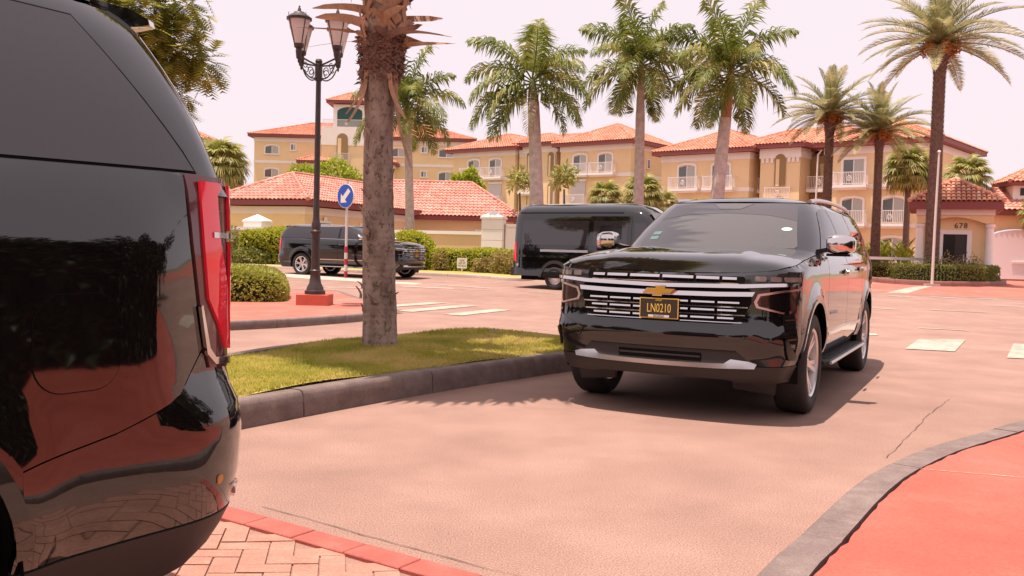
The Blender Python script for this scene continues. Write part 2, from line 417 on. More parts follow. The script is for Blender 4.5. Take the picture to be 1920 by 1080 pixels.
    def hood(x, y):
        ya = abs(y); xl = .98 - .2*ya**3 - .085
        d = max(0., xl - x); w = plan(u_x(x))[1] - .085 if x < .62 else .93
        cr = .016 * (1 - min(1, ya/.96)**4) * (1 - math.exp(-d/.20))
        bul = .012 * sm((.62 - ya)/.10) * sm(d/.3)                 # raised centre
        lip = .018 * (1 - math.exp(-d/.035)) + .058 * (1 - min(1, ya/.955)**5) * (1 - math.exp(-(d/.085)**1.3)) * (1 - .35*sm((.3 - x)/.8))
        return (x, y, interp(ZT, min(x, .98) + .2*ya**3*(1 - sm((.6 - x)/.5)) * 0) + cr + bul + lip - .018)
    front = [(x, y) for x, y in ring]
    panel('bonnet', front + [(-.5, .93), (-.5, .4), (-.5, -.4), (-.5, -.93)], hood, 'paint_black', root, res=.045, angle=60)
    # --- cowl and shoulder deck under the glasshouse
    deck = []
    for k in range(61):
        u = ub + (UMAX - ub) * k / 60; p_ = wall(u, interp(ZT, plan(u)[0])); deck.append((p_[0], max(0., p_[1])))
    deck = [(-.5, .0)] + [(-.5,.93)] + deck
    panel('shoulder', [(x, y) for x, y in deck] , lambda x, y: (x, y, interp(ZT, x) - .001), 'paint_black', root, res=.15, both=True)
    MB().box(-.66,-.46,-.74,.74,1.325,1.352).build('cowl', 'plastic_black', root)
    # --- sides: fender, doors, quarter
    B1, B2, B3 = .60, 1.76, 2.84
    g_ = .004
    def topx(xm): return interp(ZT, -xm) - .0005
    def along(a, b, n=8): return [(a + (b-a)*k/n, topx(a + (b-a)*k/n)) for k in range(n + 1)]
    for s in (1, -1):
        mi = s < 0
        fe = panel('fender', [(-UF+.003,.47)] + arc(0,.42,.50,173,8,22) + [(B1-g_,.46)] + along(B1-g_, -UF+.003), sw, 'paint_black', root, thick=.03, res=.055, mirror=mi)
        panel('arch_trim', arc(0,.42,.535,175,5,26) + arc(0,.42,.50,5,175,26), sw, 'plastic_black' if False else 'paint_black', fe, off=.008, thick=.02, res=.05, mirror=mi)
        d1 = panel('door', [(B1+g_,.46),(B2-g_,.46)] + along(B2-g_, B1+g_), sw, 'paint_black', root, thick=.03, res=.06, mirror=mi)
        d2 = panel('door', [(B2+g_,.46),(2.860,.46),(2.908,.90),(B3-g_,1.0)] + along(B3-g_, B2+g_), sw, 'paint_black', root, thick=.03, res=.06, mirror=mi)
        for d, hx in ((d1, B2-.18), (d2, B3-.16)):
            zc = 1.155 + .02*(hx-1.5)
            panel('door_handle', rrect(hx-.11, hx+.11, zc-.016, zc+.020, .014, 4), sw, 'chrome', d, off=.045, thick=.022, res=.04, mirror=mi)
            panel('handle_cup', rrect(hx-.12, hx+.12, zc-.035, zc+.03, .03, 4), sw, 'gloss_black', d, off=.002, res=.06, mirror=mi)
        panel('door_moulding', [(B1+.06,.60),(2.80,.60),(2.78,.635),(B1+.06,.63)], sw, 'chrome', root, off=.010, thick=.012, res=.08, mirror=mi)
        # quarter panel runs back to the tail lamp and bumper
        qz = [(B3+g_,1.0),(2.916,.90),(2.869,.47),(2.908,.47)] + arc(3.407,.42,.50,170,12,24) + [(3.90,.694),(4.15,.741),(4.35,.80),(4.47,.92),(4.44,1.05),(4.405,1.2),(4.395,1.372)]
        qp = panel('quarter_panel', qz + along(4.395, B3+g_), sw, 'paint_black', root, thick=.03, res=.055, mirror=mi)
        panel('arch_trim', arc(3.407,.42,.535,175,8,26) + arc(3.407,.42,.50,8,175,26), sw, 'paint_black', qp, off=.008, thick=.02, res=.05, mirror=mi)
        if s > 0:
            fd = rrect(3.925, 4.155, .85, 1.08, .075, 7)
            panel('fuel_door_gap', fd, sw, 'under_black', qp, off=.001, res=.05)
            panel('fuel_door', rrect(3.9275, 4.1525, .8525, 1.0775, .0725, 7), sw, 'paint_black', qp, off=.003, res=.03)
        # sill, running board, wheel wells
        sg = 1 if s > 0 else -1
        MB().add([(-.45,sg*.96,.50),(-2.95,sg*.96,.50),(-2.95,sg*.90,.34),(-.45,sg*.90,.34),(-.45,sg*.80,.50),(-2.95,sg*.80,.50)], [(0,1,2,3)] if sg < 0 else [(3,2,1,0)]).build('sill', 'plastic_black', root)
        rb = MB()
        prof = [(.90,.385),(1.05,.385),(1.075,.37),(1.07,.345),(1.04,.335),(.90,.34)]
        xs = [-.56,-.62,-2.78,-2.84]
        for i, x in enumerate(xs):
            k = .02 if i in (0, 3) else 0
            rb.v += [(x, sg*(p-k*3 if p > 1 else p), z) for p, z in prof]
        for i in range(3):
            for k in range(6):
                a = (i*6+k, i*6+(k+1)%6, (i+1)*6+(k+1)%6, (i+1)*6+k); rb.f.append(a if sg > 0 else a[::-1])
        rb.f += [tuple(range(6))[::-1], tuple(range(18, 24))]
        bd = rb.build('running_board', 'plastic_black', root)
        MB().tube([(-.58,sg*1.068,.364),(-2.82,sg*1.068,.364)], .014, 8).build('board_trim', 'satin_metal', bd, True)
        for k in range(4):
            yy = sg*(.945 + .028*k); MB().box(-2.72,-.70,yy-.006,yy+.006,.385,.390).build('tread_strip', 'rubber', bd)
        for x in (0, -3.407): make_wheel(root, x, sg*.885, s)
        for cx in (0, -3.407):
            wl = MB()
            for k in range(17):
                th = R(-14 + 208*k/16); r_ = .515
                for yy in (.60, .985): wl.v.append((cx + r_*math.cos(th), sg*yy, .42 + r_*math.sin(th)))
            for k in range(16): wl.f.append((2*k, 2*k+1, 2*k+3, 2*k+2))
            n0 = len(wl.v); wl.v.append((cx, sg*.60, .42))
            for k in range(16): wl.f.append((2*k, 2*k+2, n0))
            wl.build('wheel_well', 'under_black', root)
        # mirror
        mp = MB().add([(-.60,sg*.90,1.36),(-.76,sg*.90,1.36),(-.74,sg*1.06,1.395),(-.64,sg*1.06,1.395),(-.60,sg*.90,1.315),(-.76,sg*.90,1.315),(-.74,sg*1.06,1.36),(-.64,sg*1.06,1.36)],
             [(0,1,2,3),(4,7,6,5),(0,3,7,4),(1,5,6,2),(2,6,7,3)]).build('mirror', 'gloss_black', root)
        def mir(a, b):   # a: lengthwise 0..1 across, b angle: closed shell
            return None
        sh = MB(); secs = [(.985,.055,.055),(1.00,.080,.085),(1.06,.098,.100),(1.15,.094,.092),(1.205,.072,.075),(1.22,.045,.05)]
        for (yy, hz, hx) in secs:
            for k in range(16):
                th = 2*math.pi*k/16; c, s_ = math.cos(th), math.sin(th)
                c = math.copysign(abs(c)**.55, c); s_ = math.copysign(abs(s_)**.55, s_)
                xx = -.66 + hx*c*(1.0 if c > 0 else .5)
                sh.v.append((xx - .25*(yy-1.0), sg*yy, 1.410 + hz*.9*s_))
        for i in range(len(secs)-1):
            for k in range(16):
                a = (i*16+k, (i+1)*16+k, (i+1)*16+(k+1)%16, i*16+(k+1)%16); sh.f.append(a if sg < 0 else a[::-1])
        sh.f.append(tuple(range(80, 96)) if sg < 0 else tuple(range(80, 96))[::-1]); sh.f.append(tuple(range(16))[::-1] if sg < 0 else tuple(range(16)))
        sh.build('mirror_shell', 'chrome', mp, True, 50)
        MB().box(-.755,-.60,min(sg*.99,sg*1.19),max(sg*.99,sg*1.19),1.305,1.328).build('mirror_base', 'gloss_black', mp)
        # side glass
        w1 = panel('window', [(.80,1.352),(1.72,1.368),(1.735,1.765),(1.52,1.765),(1.34,1.72)], gs, 'glass_dark', root, off=.004, res=.07, mirror=mi)
        w2 = panel('window', [(1.80,1.37),(2.80,1.388),(2.82,1.765),(1.815,1.765)], gs, 'glass_dark', root, off=.004, res=.07, mirror=mi)
        w3 = panel('window', [(2.89,1.374),(4.435,1.392),(4.40,1.44),(4.14,1.758),(2.91,1.765)], gs, 'glass_dark', root, off=.004, res=.07, mirror=mi)
        panel('window_rubber', [(2.88,1.368),(4.447,1.386),(4.408,1.443),(4.143,1.764),(2.90,1.771)], gs, 'under_black', w3, off=.0015, res=.09, mirror=mi)
        for a, b in ((1.725, 1.805), (2.805, 2.885)):
            panel('window_pillar', [(a,1.36),(b,1.36),(b+.012,1.775),(a+.012,1.775)], gs, 'gloss_black', root, off=.006, res=.09, mirror=mi)
        panel('belt_moulding', [(.74,1.338),(2.86,1.374),(2.86,1.386),(.76,1.352)], gs, 'chrome', root, off=.009, thick=.012, res=.08, mirror=mi)
        # tail lamp wraps the rear corner
        tl = panel('tail_lamp', [(u_x(-4.40),1.378),(u_x(-4.41),1.2),(u_x(-4.445),1.05),(u_x(-4.475),.92),(u_x(-4.50),.86),(u_y(.84,True),.85),(u_y(.72,True),.85),(u_y(.73,True),1.16),(u_y(.76,True),1.378)],
                   wall, 'lamp_smoke', root, off=.006, thick=.02, res=.045, mirror=mi)
        lm = u_x(-4.41)
        panel('red_lens', [(u_x(-4.445),1.365),(u_x(-4.455),1.2),(u_x(-4.482),1.05),(u_y(.868,True),.905),(u_y(.850,True),.905),(u_y(.86,True),1.08),(u_x(-4.545),1.2),(u_x(-4.53),1.33),(u_x(-4.55),1.345),(u_x(-4.55),1.365)], wall, 'red_lens', tl, off=.014, thick=.008, res=.04, mirror=mi)
        panel('red_lens', [(u_y(.845,True),1.365),(u_y(.845,True),1.235),(u_y(.765,True),1.235),(u_y(.775,True),1.365)], wall, 'red_lens', tl, off=.015, thick=.008, res=.04, mirror=mi)
        panel('red_lens', [(u_y(.845,True),1.205),(u_y(.83,True),.90),(u_y(.74,True),.90),(u_y(.75,True),1.205)], wall, 'red_lens', tl, off=.015, thick=.008, res=.04, mirror=mi)
        panel('lamp_trim', [(u_x(-4.50),1.215),(u_y(.76,True),1.212),(u_y(.76,True),1.228),(u_x(-4.50),1.230)], wall, 'chrome', tl, off=.018, thick=.006, res=.05, mirror=mi)
        panel('lamp_trim', [(u_x(-4.44),1.03),(u_x(-4.475),.90),(u_x(-4.52),.868),(u_y(.84,True),.858),(u_y(.70,True),.85),(u_y(.70,True),.868),(u_y(.84,True),.878),(u_x(-4.52),.888),(u_x(-4.49),.915),(u_x(-4.45),1.035)], wall, 'chrome', tl, off=.014, thick=.01, res=.04, mirror=mi)
        # badge on the front door
        bt = text_mesh('SUBURBAN', .055, .003, 'chrome', d1, 'badge_letters', 1.25, 1.25)
        bt.rotation_euler = (math.pi/2, 0, math.pi if s > 0 else 0); bt.location = (-.92, sg*(wall(u_x(-.92), .80)[1] + .002), .80)
        # roof rail
        rp = [(-1.50,sg*.675,1.835),(-1.75,sg*.69,1.858),(-2.1,sg*.70,1.872),(-2.7,sg*.705,1.880),(-3.5,sg*.70,1.874),(-4.0,sg*.68,1.852),(-4.15,sg*.67,1.83)]
        MB().tube(catmull(rp, 5), .022, 8).build('roof_rail', 'satin_metal', root, True)
        # wiper
        MB().tube([(-.50,sg*.10 + .25,1.362),(-.60,sg*.10 - .10,1.392),(-.585,sg*.10-.42,1.388)], [.009,.007,.005], 6).build('wiper', 'plastic_black', root)
    # --- rear: bumper, tailgate, lamps, rear glass
    ur = u_x(-3.90)
    n = 20
    half = [(ur + (UMAX-ur)*k/n) for k in range(n + 1)]
    def bt_top(u):
        x, y, _, _ = plan(u)
        return interp([(-4.75,.797),(-4.70,.80),(-4.688,.878),(-4.6,.885),(-4.5,.90),(-4.47,.912),(-4.35,.797),(-4.15,.737),(-3.90,.690)], x)
    low = [(u, .455) for u in half]; hi = [(u, bt_top(u)) for u in half[::-1]]
    panel('rear_bumper', low + hi, wall, 'paint_black', root, thick=.03, res=.05, both=True)
    panel('rear_skirt', [(u, .29) for u in half] + [(u, .450) for u in half[::-1]], wall, 'plastic_black', root, off=.003, thick=.02, res=.07, both=True)
    for s in (1, -1):
        panel('reflector', [(u_y(.80,True),.462),(u_y(.55,True),.462),(u_y(.55,True),.495),(u_y(.87,True),.515)], wall, 'chrome', root, off=.010, thick=.012, res=.05, mirror=s < 0)
        panel('parking_sensor', arc(u_x(-4.50), .555, .013, 0, 330, 11), wall, 'amber', root, off=.004, thick=.006, res=.02, mirror=s < 0)
    tg = panel('tailgate', [(-.72,.81),(.72,.81),(.725,1.16),(.755,1.384),(-.755,1.384),(-.725,1.16)], lambda y, z: (rw(abs(y) + 1e-4, z)[0], y, z), 'paint_black', root, off=0, res=.07)
    tg.data.flip_normals()
    panel('rear_window', [(-.66,.06),(.66,.06),(.54,.86),(-.54,.86)], lambda y, t: gr(-y, t), 'glass_dark', root, off=.004, res=.08)
    # spoiler
    sp = MB()
    prof = [(-4.28,1.862),(-4.40,1.858),(-4.505,1.842),(-4.51,1.826),(-4.42,1.80),(-4.30,1.80)]
    ys = [-.66,-.60,-.3,0,.3,.60,.66]
    for i, y in enumerate(ys):
        k = .05 if i in (0, 6) else 0
        for (x, z) in prof: sp.v.append((x + k*(1 if x < -4.4 else 0) + .04*(y/.66)**2, y, z - .02*(y/.66)**2 + (.0 if not k else -.004)))
    for i in range(6):
        for k in range(6): sp.f.append((i*6+k, (i+1)*6+k, (i+1)*6+(k+1)%6, i*6+(k+1)%6))
    sp.f += [tuple(range(6)), tuple(range(36, 42))[::-1]]
    sp.build('spoiler', 'paint_black', root, True, 40)
    # --- glasshouse frame and roof
    fr = MB(); ns, nt_ = 110, 10
    for i in range(ns + 1):
        s_ = -11 + 22*i/ns
        for j in range(nt_ + 1): fr.v.append(gh(s_ if abs(s_) > 1e-9 else 0., -.10 + 1.10*j/nt_))
    for i in range(ns):
        for j in range(nt_): a = i*(nt_+1)+j; fr.f.append((a, a+nt_+1, a+nt_+2, a+1))
    fr.build('cabin_frame', 'paint_black', root, True, 50)
    rp = [gh(11*k/40., 1.)[:2] for k in range(41)]
    rpoly = rp + [(x, -y) for x, y in rp[::-1][1:-1]]
    def roof(x, y):
        yr = .74; d1 = max(0, -1.26 - .10*(abs(y)/.6)**2 - x); d2 = max(0, x + 4.45 - .08*(abs(y)/.6)**2)
        fy = 1 - min(1, abs(y)/.745)**3.2
        return (x, y, GZT + .078 * fy * (1 - math.exp(-d1/.16)) * (1 - math.exp(-d2/.2)))
    panel('roof', [(x, y) for x, y in rpoly], roof, 'paint_black', root, res=.08, angle=60)
    # --- windscreen
    ws = panel('windscreen', [(-.72,.05),(-.4,.035),(0,.03),(.4,.035),(.72,.05),(.735,.10),(.60,.93),(.3,.965),(0,.97),(-.3,.965),(-.60,.93),(-.735,.10)], gf, 'glass_front', root, off=.004, res=.07)
    panel('reflection_band', [(-.655,.60),(-.4,.70),(0,.745),(.4,.70),(.655,.60),(.605,.925),(.3,.96),(0,.965),(-.3,.96),(-.605,.925)], gf, 'glass_reflection', ws, off=.0055, res=.07)  # upper windscreen reflection painted as a darker strip with a curved lower edge
    panel('sensor_housing', [(-.20,.955),(.20,.955),(.10,.83),(-.10,.83)], gf, 'glass_front', ws, off=.008, res=.1)
    for (a, b) in ((.17, .235), (.27, .335)):
        k = .03*(b-.2); panel('sticker', [(-.655+k,a),(-.565+k,a+.005),(-.56+k,b+.005),(-.65+k,b)], gf, 'sticker', ws, off=.006, res=.2)
    panel('sticker', [(.60+.045*math.cos(R(30*k)), .42+.035*math.sin(R(30*k))) for k in range(12)], gf, 'sticker', ws, off=.006, res=.2)
    # aerial fin
    MB().add([(-3.0+.0,-.03,1.885),(-3.0,.03,1.885),(-3.22,.035,1.885),(-3.22,-.035,1.885),(-3.20,0,1.965),(-3.15,0,1.955)], [(0,1,5),(1,2,4,5),(2,3,4),(3,0,5,4)]).build('aerial_fin', 'paint_black', root, True, 30)
    # --- underbody
    MB().box(-4.45,.70,-.60,.60,.33,.62).build('underbody', 'under_black', root)
    MB().box(-4.3,.45,-.84,.84,.56,1.14).build('inner_shell', 'under_black', root)
    return root

# ================================================================== ground
def gz(y): return .2 * sm((y - 26) / 12)
def ramp(nt, els):
    r = nt.nodes.new('ShaderNodeValToRGB'); cr = r.color_ramp
    while len(cr.elements) < len(els): cr.elements.new(.5)
    for e, (p, c) in zip(cr.elements, els): e.position = p; e.color = (*c, 1)
    return r
def ground_mat(name, a, b, c, speck=.25, s1=.35, s2=2.2, s3=90., rough=.9, bump=.25):
    m = bpy.data.materials.new(name); m.use_nodes = True; nt = m.node_tree; bs = nt.nodes['Principled BSDF']
    g = nt.nodes.new('ShaderNodeNewGeometry')
    def noise(sc, det=5):
        n = nt.nodes.new('ShaderNodeTexNoise'); n.inputs['Scale'].default_value = sc; n.inputs['Detail'].default_value = det; n.inputs['Roughness'].default_value = .6
        nt.links.new(g.outputs['Position'], n.inputs['Vector']); return n
    n1, n2, n3 = noise(s1), noise(s2), noise(s3, 3)
    add = nt.nodes.new('ShaderNodeMath'); add.operation = 'MULTIPLY_ADD'; add.inputs[1].default_value = .5
    nt.links.new(n1.outputs['Fac'], add.inputs[0]); 
    h = nt.nodes.new('ShaderNodeMath'); h.operation = 'MULTIPLY'; h.inputs[1].default_value = .5; nt.links.new(n2.outputs['Fac'], h.inputs[0]); nt.links.new(h.outputs[0], add.inputs[2])
    rp = ramp(nt, [(.36, a), (.5, b), (.64, c)]); nt.links.new(add.outputs[0], rp.inputs['Fac'])
    sp = ramp(nt, [(.33, (1-speck,)*3), (.5, (1, 1, 1)), (.68, (1+speck*.8,)*3)]); nt.links.new(n3.outputs['Fac'], sp.inputs['Fac'])
    mx = nt.nodes.new('ShaderNodeMix'); mx.data_type = 'RGBA'; mx.blend_type = 'MULTIPLY'; mx.inputs['Factor'].default_value = 1
    nt.links.new(rp.outputs['Color'], mx.inputs[6]); nt.links.new(sp.outputs['Color'], mx.inputs[7]); nt.links.new(mx.outputs[2], bs.inputs['Base Color'])
    bs.inputs['Roughness'].default_value = rough
    if bump:
        bp = nt.nodes.new('ShaderNodeBump'); bp.inputs['Strength'].default_value = bump; bp.inputs['Distance'].default_value = .01
        nt.links.new(n3.outputs['Fac'], bp.inputs['Height']); nt.links.new(bp.outputs['Normal'], bs.inputs['Normal'])
    M[name] = m
ground_mat('asphalt', (.240,.139,.106), (.290,.170,.131), (.348,.211,.164), speck=.48, s1=.22, s2=1.4, s3=118, bump=0)
ground_mat('red_paint', (.38,.070,.044), (.455,.090,.056), (.48,.125,.085), speck=.22, s1=.45, s2=2.4, s3=70, rough=.65, bump=.05)
ground_mat('red_paint_worn', (.37,.10,.068), (.43,.122,.082), (.43,.165,.12), speck=.10, s1=.5, s2=2, s3=40, rough=.8, bump=.1)
ground_mat('kerb_concrete', (.130,.090,.080), (.180,.128,.114), (.240,.178,.158), speck=.25, s1=1.2, s2=7, s3=120)
ground_mat('pale_concrete', (.45,.34,.28), (.50,.39,.32), (.55,.43,.36), speck=.1)
ground_mat('marking', (.30,.20,.155), (.44,.35,.28), (.52,.44,.37), speck=.4, s1=1.5, s2=9, s3=60)
ground_mat('crack_dark', (.05,.035,.03), (.08,.055,.045), (.12,.08,.065), speck=.3)
ground_mat('soil', (.10,.065,.04), (.13,.085,.05), (.16,.11,.07), speck=.3)
ground_mat('turf', (.28,.25,.045), (.36,.30,.065), (.42,.33,.10), speck=.3, s1=.8, s2=3, s3=60)
ground_mat('far_ground', (.16,.14,.06), (.2,.17,.08), (.24,.2,.11), speck=.1, s1=.05, s2=.3, s3=3)
ground_mat('paver', (.35,.165,.118), (.40,.19,.138), (.44,.225,.165), speck=.2, s1=5., s2=11, s3=90)
ground_mat('paver_red', (.33,.08,.062), (.38,.095,.072), (.42,.12,.09), speck=.12, s1=5, s2=11, s3=90)
ground_mat('grout', (.25,.135,.10), (.29,.16,.12), (.33,.19,.145), speck=.2)

def sheet(name, poly, m, dz=.004, res=3., parent=None, zf=None):
    f = (lambda x, y: (x, y, gz(y) + dz)) if zf is None else zf
    o = panel(name, poly, f, m, parent, res=res, smooth=False)
    return o
ys = [-40 + 2*i for i in range(63)]
rd = MB()
for y in ys: rd.v += [(-75, y, gz(y)), (90, y, gz(y))]
for i in range(len(ys) - 1): rd.f.append((2*i, 2*i+1, 2*i+3, 2*i+2))
tag(rd.build('road', 'asphalt'), kind='structure')
tg_ = MB()
for y in [-3000,-300,-41,0,26,30,34,38,60,86,300,3000]: tg_.v += [(-3000, y, gz(y) - .06), (3000, y, gz(y) - .06)]
for i in range(11): tg_.f.append((2*i, 2*i+1, 2*i+3, 2*i+2))
tag(tg_.build('ground', 'far_ground'), kind='structure')

def offset_path(P, d):
    out = []
    for i, p in enumerate(P):
        a, b = P[max(i-1, 0)], P[min(i+1, len(P)-1)]; tx, ty = b[0]-a[0], b[1]-a[1]; L = math.hypot(tx, ty) or 1
        out.append((p[0] + ty/L*d, p[1] - tx/L*d))      # d > 0: to the right of travel
    return out
def resample(P, step):
    L = [0.]
    for a, b in zip(P, P[1:]): L.append(L[-1] + math.hypot(b[0]-a[0], b[1]-a[1]))
    n = max(1, round(L[-1] / step)); out = []
    for k in range(n + 1):
        s = L[-1] * k / n; i = max(1, min(len(P) - 1, bisect_left(L, s))); t = (s - L[i-1]) / ((L[i] - L[i-1]) or 1)
        out.append((P[i-1][0] + (P[i][0]-P[i-1][0])*t, P[i-1][1] + (P[i][1]-P[i-1][1])*t))
    return out
def kerb(path, w, h, piece=1.25, m='kerb_concrete', name='kerb', closed=False, bev=.035):
    """path is the road-side edge, body lies to its left; each stone is a part"""
    root = tag(empty(name, (path[0][0], path[0][1], 0)), kind='structure')
    ox, oy = path[0]
    P = resample(catmull(path, 6), piece / 5)
    n = (len(P) - 1) // 5
    for k in range(n):
        seg = P[k*5:k*5+6]; mb = MB()
        j = random.uniform(-.004, .004); hz = h + random.uniform(-.004, .004)
        prof = [(0, -.05), (.006, h*.45), (.012, hz-bev), (.012+bev*.4, hz-bev*.25), (.012+bev, hz), (w, hz), (w, -.05)]
        for q, p in enumerate(seg):
            a, b = P[max(k*5+q-1, 0)], P[min(k*5+q+1, len(P)-1)]; tx, ty = b[0]-a[0], b[1]-a[1]; L = math.hypot(tx, ty); tx /= L; ty /= L
            g = .005 if q == 0 else (-.005 if q == 5 else 0)
            for d, z in prof: mb.v.append((p[0] + tx*g - ty*(d + j) - ox, p[1] + ty*g + tx*(d + j) - oy, z + gz(p[1])))
        m_ = len(prof)
        for q in range(5):
            for r_ in range(m_ - 1): mb.f.append((q*m_+r_, q*m_+r_+1, (q+1)*m_+r_+1, (q+1)*m_+r_)[::-1])
        mb.f.append(tuple(range(m_))); mb.f.append(tuple(range(5*m_, 6*m_))[::-1])
        mb.build('kerb_stone', m, root, True, 50)
    return root
# --- right-hand red pavement with its curved kerb
RK = [(.70,2.4),(.76,2.9),(.89,3.35),(1.26,3.93),(1.63,4.53),(1.99,5.06),(2.42,5.58),(2.77,5.94),(3.27,6.39),(3.87,6.94),(4.8,7.6),(6.2,8.4),(8.5,9.3),(14,10.8),(26,12.6),(60,15)]
RK0 = [(.62,-14),(.62,-6),(.64,-1),(.66,1.2)] + RK
kerb(RK0[::-1], .185, .12, 1.7, name='kerb_right', bev=.02)
inner = resample(catmull(offset_path(RK0, .200), 4), .08)
random.seed(3)
inner = [(x + random.gauss(0, .005), y + random.gauss(0, .005)) for x, y in inner if y < 13 and x < 26]
pm = panel('pavement', inner[::1] + [(60,12.6),(60,-14)], lambda x, y: (x, y, .118), 'red_paint', None, res=2.5, resb=50, thick=.06, smooth=False); tag(pm, kind='structure')
pk = offset_path(RK0, .15); pk2 = offset_path(RK0, .40)
tag(sheet('kerb_joint_fill', pk[:-1] + pk2[:-1][::-1], 'crack_dark', res=.6, zf=lambda x, y: (x, y, .075)), kind='structure')
# scuff line on the red pavement
# --- brick paver apron (bottom left)
E0, E1 = Vector((-1.31, 4.42)), Vector((-.10, 3.59))
ed = (E1 - E0).normalized(); en = Vector((-ed.y, ed.x)) * -1          # pointing towards the camera side
if en.y > 0: en = -en
apron = tag(empty('paver_apron', (E0.x, E0.y, 0)), kind='structure')
def ap(a, b, z): p = E0 + ed*a + en*b; return (p.x - E0.x, p.y - E0.y, z + .050*sm((b - .15)/1.2))      # apron rises gently
def paver(a0, a1, b0, b1, m, parent, sh=None):
    g = .004; j = .006 + random.uniform(0, .004); a0 += g; a1 -= g; b0 += g; b1 -= g; c = .004
    v = [ap(a0,b0,-.02),ap(a1,b0,-.02),ap(a1,b1,-.02),ap(a0,b1,-.02),ap(a0,b0,.008+j),ap(a1,b0,.008+j),ap(a1,b1,.008+j),ap(a0,b1,.008+j),
         ap(a0+c,b0+c,.012+j),ap(a1-c,b0+c,.012+j),ap(a1-c,b1-c,.012+j),ap(a0+c,b1-c,.012+j)]
    f = [(0,1,5,4),(1,2,6,5),(2,3,7,6),(3,0,4,7),(4,5,9,8),(5,6,10,9),(6,7,11,10),(7,4,8,11),(8,9,10,11)]
    nrm = Vector((0, 0, 1))
    A, B, C_ = Vector(v[8]), Vector(v[9]), Vector(v[10])
    if (B-A).cross(C_-B).z < 0: f = [t[::-1] for t in f]
    return mesh_obj('paver', v, f, m, parent)
random.seed(11)
bed = MB()
for b_ in [0,.15,.3,.5,.7,.9,1.1,1.35,3,9]: bed.v += [ap(-7,b_,.002), ap(2.35 if b_ < 3.2 else 2.35,b_,.002)]
for i in range(9): bed.f.append((2*i, 2*i+1, 2*i+3, 2*i+2)[::-1])
bed.build('paver_bed', 'grout', apron)
a = -1.3
while a < 2.0:
    paver(a, a+.31, .0, .15, 'paver_red', apron); a += .31
S = .105
cnt = 0
cs, sn = math.cos(R(45)), math.sin(R(45))
stuff = MB()
for k in range(-46, 47):
    for l in range(-46, 47):
        # one horizontal and one vertical brick per lattice cell: lattice vectors (1,1)*S and (2,-2)*S ... stepped herringbone
        bx, by = (k + 2*l) * S, (k - 2*l) * S
        for hor in (0, 1):
            x0, y0 = (bx, by) if hor else (bx, by + S)
            w_, h_ = (2*S, S) if hor else (S, 2*S)
            cx, cy = x0 + w_/2, y0 + h_/2
            a_, b_ = cx*cs - cy*sn, cx*sn + cy*cs
            if not (.165 + .0 < b_ < 5.0 and -2.8 < a_ < 2.25): continue
            near = b_ < 1.15 and -1.0 < a_ < 1.9
            g = .004
            q = [(x0+g, y0+g), (x0+w_-g, y0+g), (x0+w_-g, y0+h_-g), (x0+g, y0+h_-g)]
            j = random.uniform(0, .004)
            q = [(x*cs - y*sn, x*sn + y*cs) for x, y in q]
            v = [ap(x, y, .010+j) for x, y in q] + [ap(x, y, -.02) for x, y in q]
            f = [(0,1,2,3),(4,5,1,0)[::-1],(5,6,2,1)[::-1],(6,7,3,2)[::-1],(7,4,0,3)[::-1]]
            A, B, C_ = Vector(v[0]), Vector(v[1]), Vector(v[2])
            if (B-A).cross(C_-B).z < 0: f = [t[::-1] for t in f]
            if near and cnt < 280: mesh_obj('paver', v, f, 'paver', apron); cnt += 1
            else: stuff.add(v, f)
tag(stuff.build('far_pavers', 'paver', apron), kind='stuff')
# --- grass island in front
GI = [(-4.3,3.2),(-3.3,4.15),(-2.5,5.35),(-1.84,6.39),(-1.26,7.34),(-.44,8.54),(.30,9.5),(.85,10.2),(1.2,10.8),(1.2,11.35),(.8,11.9),(.1,12.45),(-.5,12.5),(-1.3,11.8),(-1.85,11.05),(-2.25,10.45),(-2.6,9.75),(-2.85,9.0),(-3.3,7.6),(-4.0,5.7),(-4.6,4.0),(-4.3,3.2)]
kerb(GI, .17, .20, 1.55, name='island_kerb', bev=.04)
GIc = resample(catmull(GI, 6), .2)
GIin = offset_path(GIc, -.15)
def lawn_z(x, y): return .195 + .03*math.sin(x*1.7+y)*math.cos(y*1.3)
tag(panel('lawn', GIin[:-1], lambda x, y: (x, y, lawn_z(x, y)), 'turf', None, res=.3, smooth=True), kind='structure')
# --- red island with the lamp post
RI = [(-12,8.0),(-7.5,10.6),(-5.5,12.25),(-4.14,13.55),(-3.33,14.5),(-2.55,15.8),(-2.2,16.8),(-2.25,17.8),(-2.7,19.2),(-3.3,20.6),(-4.0,22.6),(-4.5,23.9),(-5.2,24.0),(-6.2,23.2),(-8,21.6),(-12,18.5),(-20,13)]
kerb(RI, .16, .13, 1.5, name='median_kerb', bev=.02)
RIc = resample(catmull(RI, 5), .5)
tag(sheet('painted_island', offset_path(RIc, -.145) + [(-20, 8)], 'red_paint_worn', res=1.5, zf=lambda x, y: (x, y, .127 + gz(y))), kind='structure')
